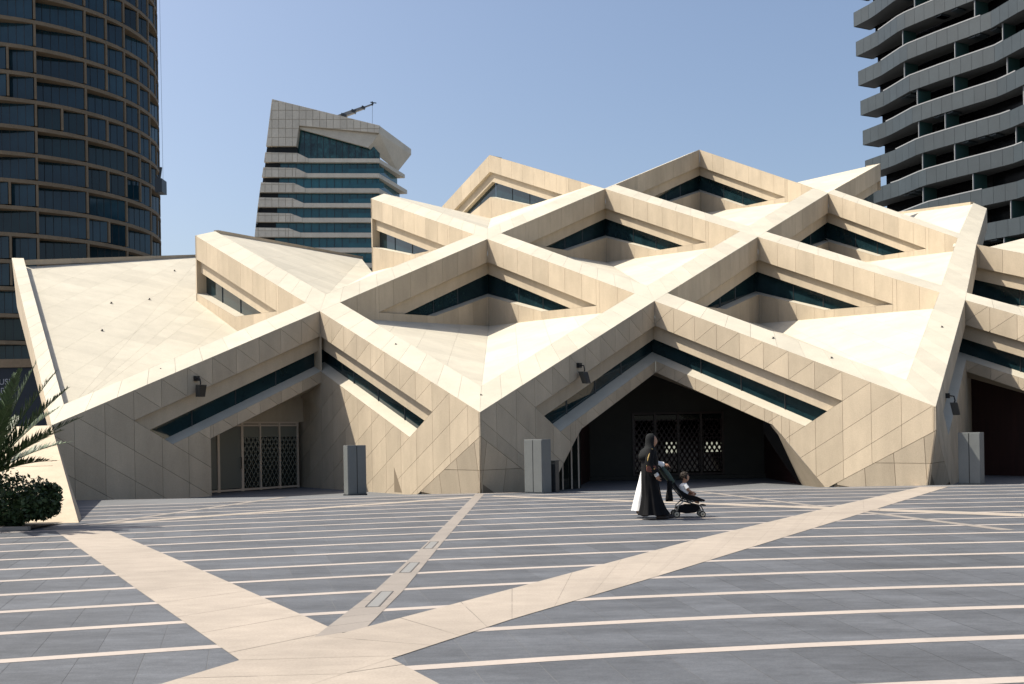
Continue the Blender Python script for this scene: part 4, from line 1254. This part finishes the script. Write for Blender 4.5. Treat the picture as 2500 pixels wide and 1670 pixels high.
for y in (-.15, .15):
    m_ = MB(); m_.tube([at(-.52, y, 1.0), at(-.40, y, .83), at(-.22, y, .56), at(-.06, y, .36), at(.12, y, .30)], .013, 7); pr.append(m_.build('push_bar', M['dark'], smooth=True))
    m_ = MB(); m_.tube([at(-.04, y, .34), at(-.17, y, .24), at(-.21, y, .07)], .013, 7); pr.append(m_.build('rear_leg', M['frame_metal'], smooth=True))
    m_ = MB(); m_.tube([at(-.10, y, .33), at(.12, y, .26), at(.27, y, .22), at(.31, y, .14), at(.30, y, .06)], .013, 7); pr.append(m_.build('front_leg', M['dark'], smooth=True))
    m_ = MB(); m_.tube([at(.02, y, .34), at(.10, y, .26)], .010, 6); pr.append(m_.build('link', M['frame_metal']))
m_ = MB(); m_.tube([at(-.52, -.15, 1.0), at(-.545, -.13, 1.02), at(-.545, .13, 1.02), at(-.52, .15, 1.0)], .017, 8); pr.append(m_.build('handlebar', M['black_soft'], smooth=True))
m_ = MB()                                            # seat shell: back and seat
prof = [(-.30, .70), (-.20, .56), (-.06, .40), (.02, .34), (.20, .36), (.33, .30)]
for (x0_, z0_), (x1_, z1_) in zip(prof[:-1], prof[1:]):
    m_.prism([at(x0_, -.14, z0_), at(x0_, .14, z0_), at(x1_, .14, z1_), at(x1_, -.14, z1_)], V((.035, 0, .03)))
pr.append(m_.build('seat', M['abaya'], bevel=.01))
m_ = MB()                                            # folded canopy
rings = []
for i in range(7):
    f = i/6; a = R(128)-f*R(8)
    c = at(-.50+.22*f, 0, .98-.30*f); rr = .075*(1-.25*abs(2*f-1))
    rings.append([c+V((rr*.75*math.cos(t)+.02, .15*math.copysign(abs(math.sin(t))**.5, math.sin(t)), rr*math.cos(t)*.6)) for t in [2*math.pi*j/16 for j in range(16)]])
m_.loft(rings); pr.append(m_.build('canopy', M['strap_green'], smooth=True))
m_ = MB(); q = [at(-.19, 0, .20), at(-.16, 0, .10), at(-.02, 0, .075), at(.16, 0, .085), at(.26, 0, .16), at(.20, 0, .24), at(0, 0, .25)]
m_.prism([p+V((0, -.13, 0)) for p in q], (0, .26, 0)); pr.append(m_.build('basket', M['abaya'], bevel=.02))
m_ = MB(); m_.box(at(.34, 0, .23), (.07, .24, .03)); pr.append(m_.build('footrest', M['dark'], bevel=.008))
for y in (-.143, .143):
    m_ = MB(); m_.prism([at(-.22, y, .60), at(.02, y, .45), at(.22, y, .40), at(.30, y, .30), at(.05, y, .33), at(-.08, y, .40)], (0, .006, 0)); pr.append(m_.build('side_panel', M['abaya']))
attach(st, *pr)
tag(st, 'compact black stroller with small wheels pushed across the plaza', 'stroller')
# child in the stroller
ch = empty('person', (4.22, sy, .38)); B0 = V((4.22, sy, 0))
b = MB()
ellipsoid(b, at(.02, 0, .775), (.080, .068, .090), 18, 12, head_shape(.8))
b.tube([at(.01, 0, .70), at(.0, 0, .64)], [.035, .045], 10)
b.tube([at(-.01, 0, .63), at(.0, 0, .52), at(.02, 0, .41)], [.075, .085, .085], 12)
for y in (-1, 1):
    b.tube([at(0, y*.08, .62), at(.07, y*.11, .53), at(.14, y*.07, .49)], [.033, .028, .02], 8)
    hand(b, at(.14, y*.07, .49), (1, 0, -.2), (0, 0, -1), (0, -y, 0), .6, .55)
    b.tube([at(.02, y*.05, .42), at(.16, y*.07, .44), at(.22, y*.06, .30)], [.052, .042, .030], 8)
    b.tube([at(.22, y*.06, .30), at(.28, y*.06, .275)], [.028, .024], 8)
pr = [remesh(b, 'body', M['skin'], .006, 3)]
m_ = MB(); hr = random.Random(2)
for i in range(230):
    a = V((hr.gauss(-.25, 1), hr.gauss(0, 1), hr.gauss(.55, .8))).normalized()
    if a.x > .55 and a.z < .55: continue
    c = at(.01, 0, .80)+V((a.x*.085, a.y*.078, a.z*.082)); ellipsoid(m_, c, (.017, .017, .017), 6, 4)
pr.append(m_.build('hair', M['hair'], smooth=True))
sh = cloth([(.02, 0, .42, .092, .098, .02), (.0, 0, .53, .092, .10, .02), (-.01, 0, .62, .082, .095, .01), (.0, 0, .655, .055, .065, 0), (.01, 0, .67, .042, .046, 0)], 'shirt', M['white'], 6, seed=1, n=28)
sh.data.transform(Matrix.Translation(B0)); pr.append(sh)
for y in (-1, 1): pr.append(sleeve([at(0, y*.07, .63), at(.05, y*.105, .56)], [.048, .046], 'sleeve', M['white']))
m_ = MB(); ellipsoid(m_, at(.12, 0, .45), (.12, .11, .045), 14, 8); pr.append(m_.build('trousers', M['orange'], smooth=True))
attach(ch, *pr)
tag(ch, 'small child with dark curly hair and white shirt seated in the stroller', 'person')
# jacket hung from the push bar
jk = MB(); rings = []
for i in range(8):
    f = i/7; z = .72-.40*f; ww = .06-.012*math.sin(f*5)
    rings.append([V((3.93-.03*f+ww*math.cos(t)*(1+.15*math.sin(3*t+z*9)), sy-.12+.05*math.sin(t), z)) for t in [2*math.pi*j/16 for j in range(16)]])
jk.loft(rings); o = jk.build('jacket', M['abaya'], smooth=True)
tag(o, 'dark jacket hanging down behind the stroller seat', 'jacket')
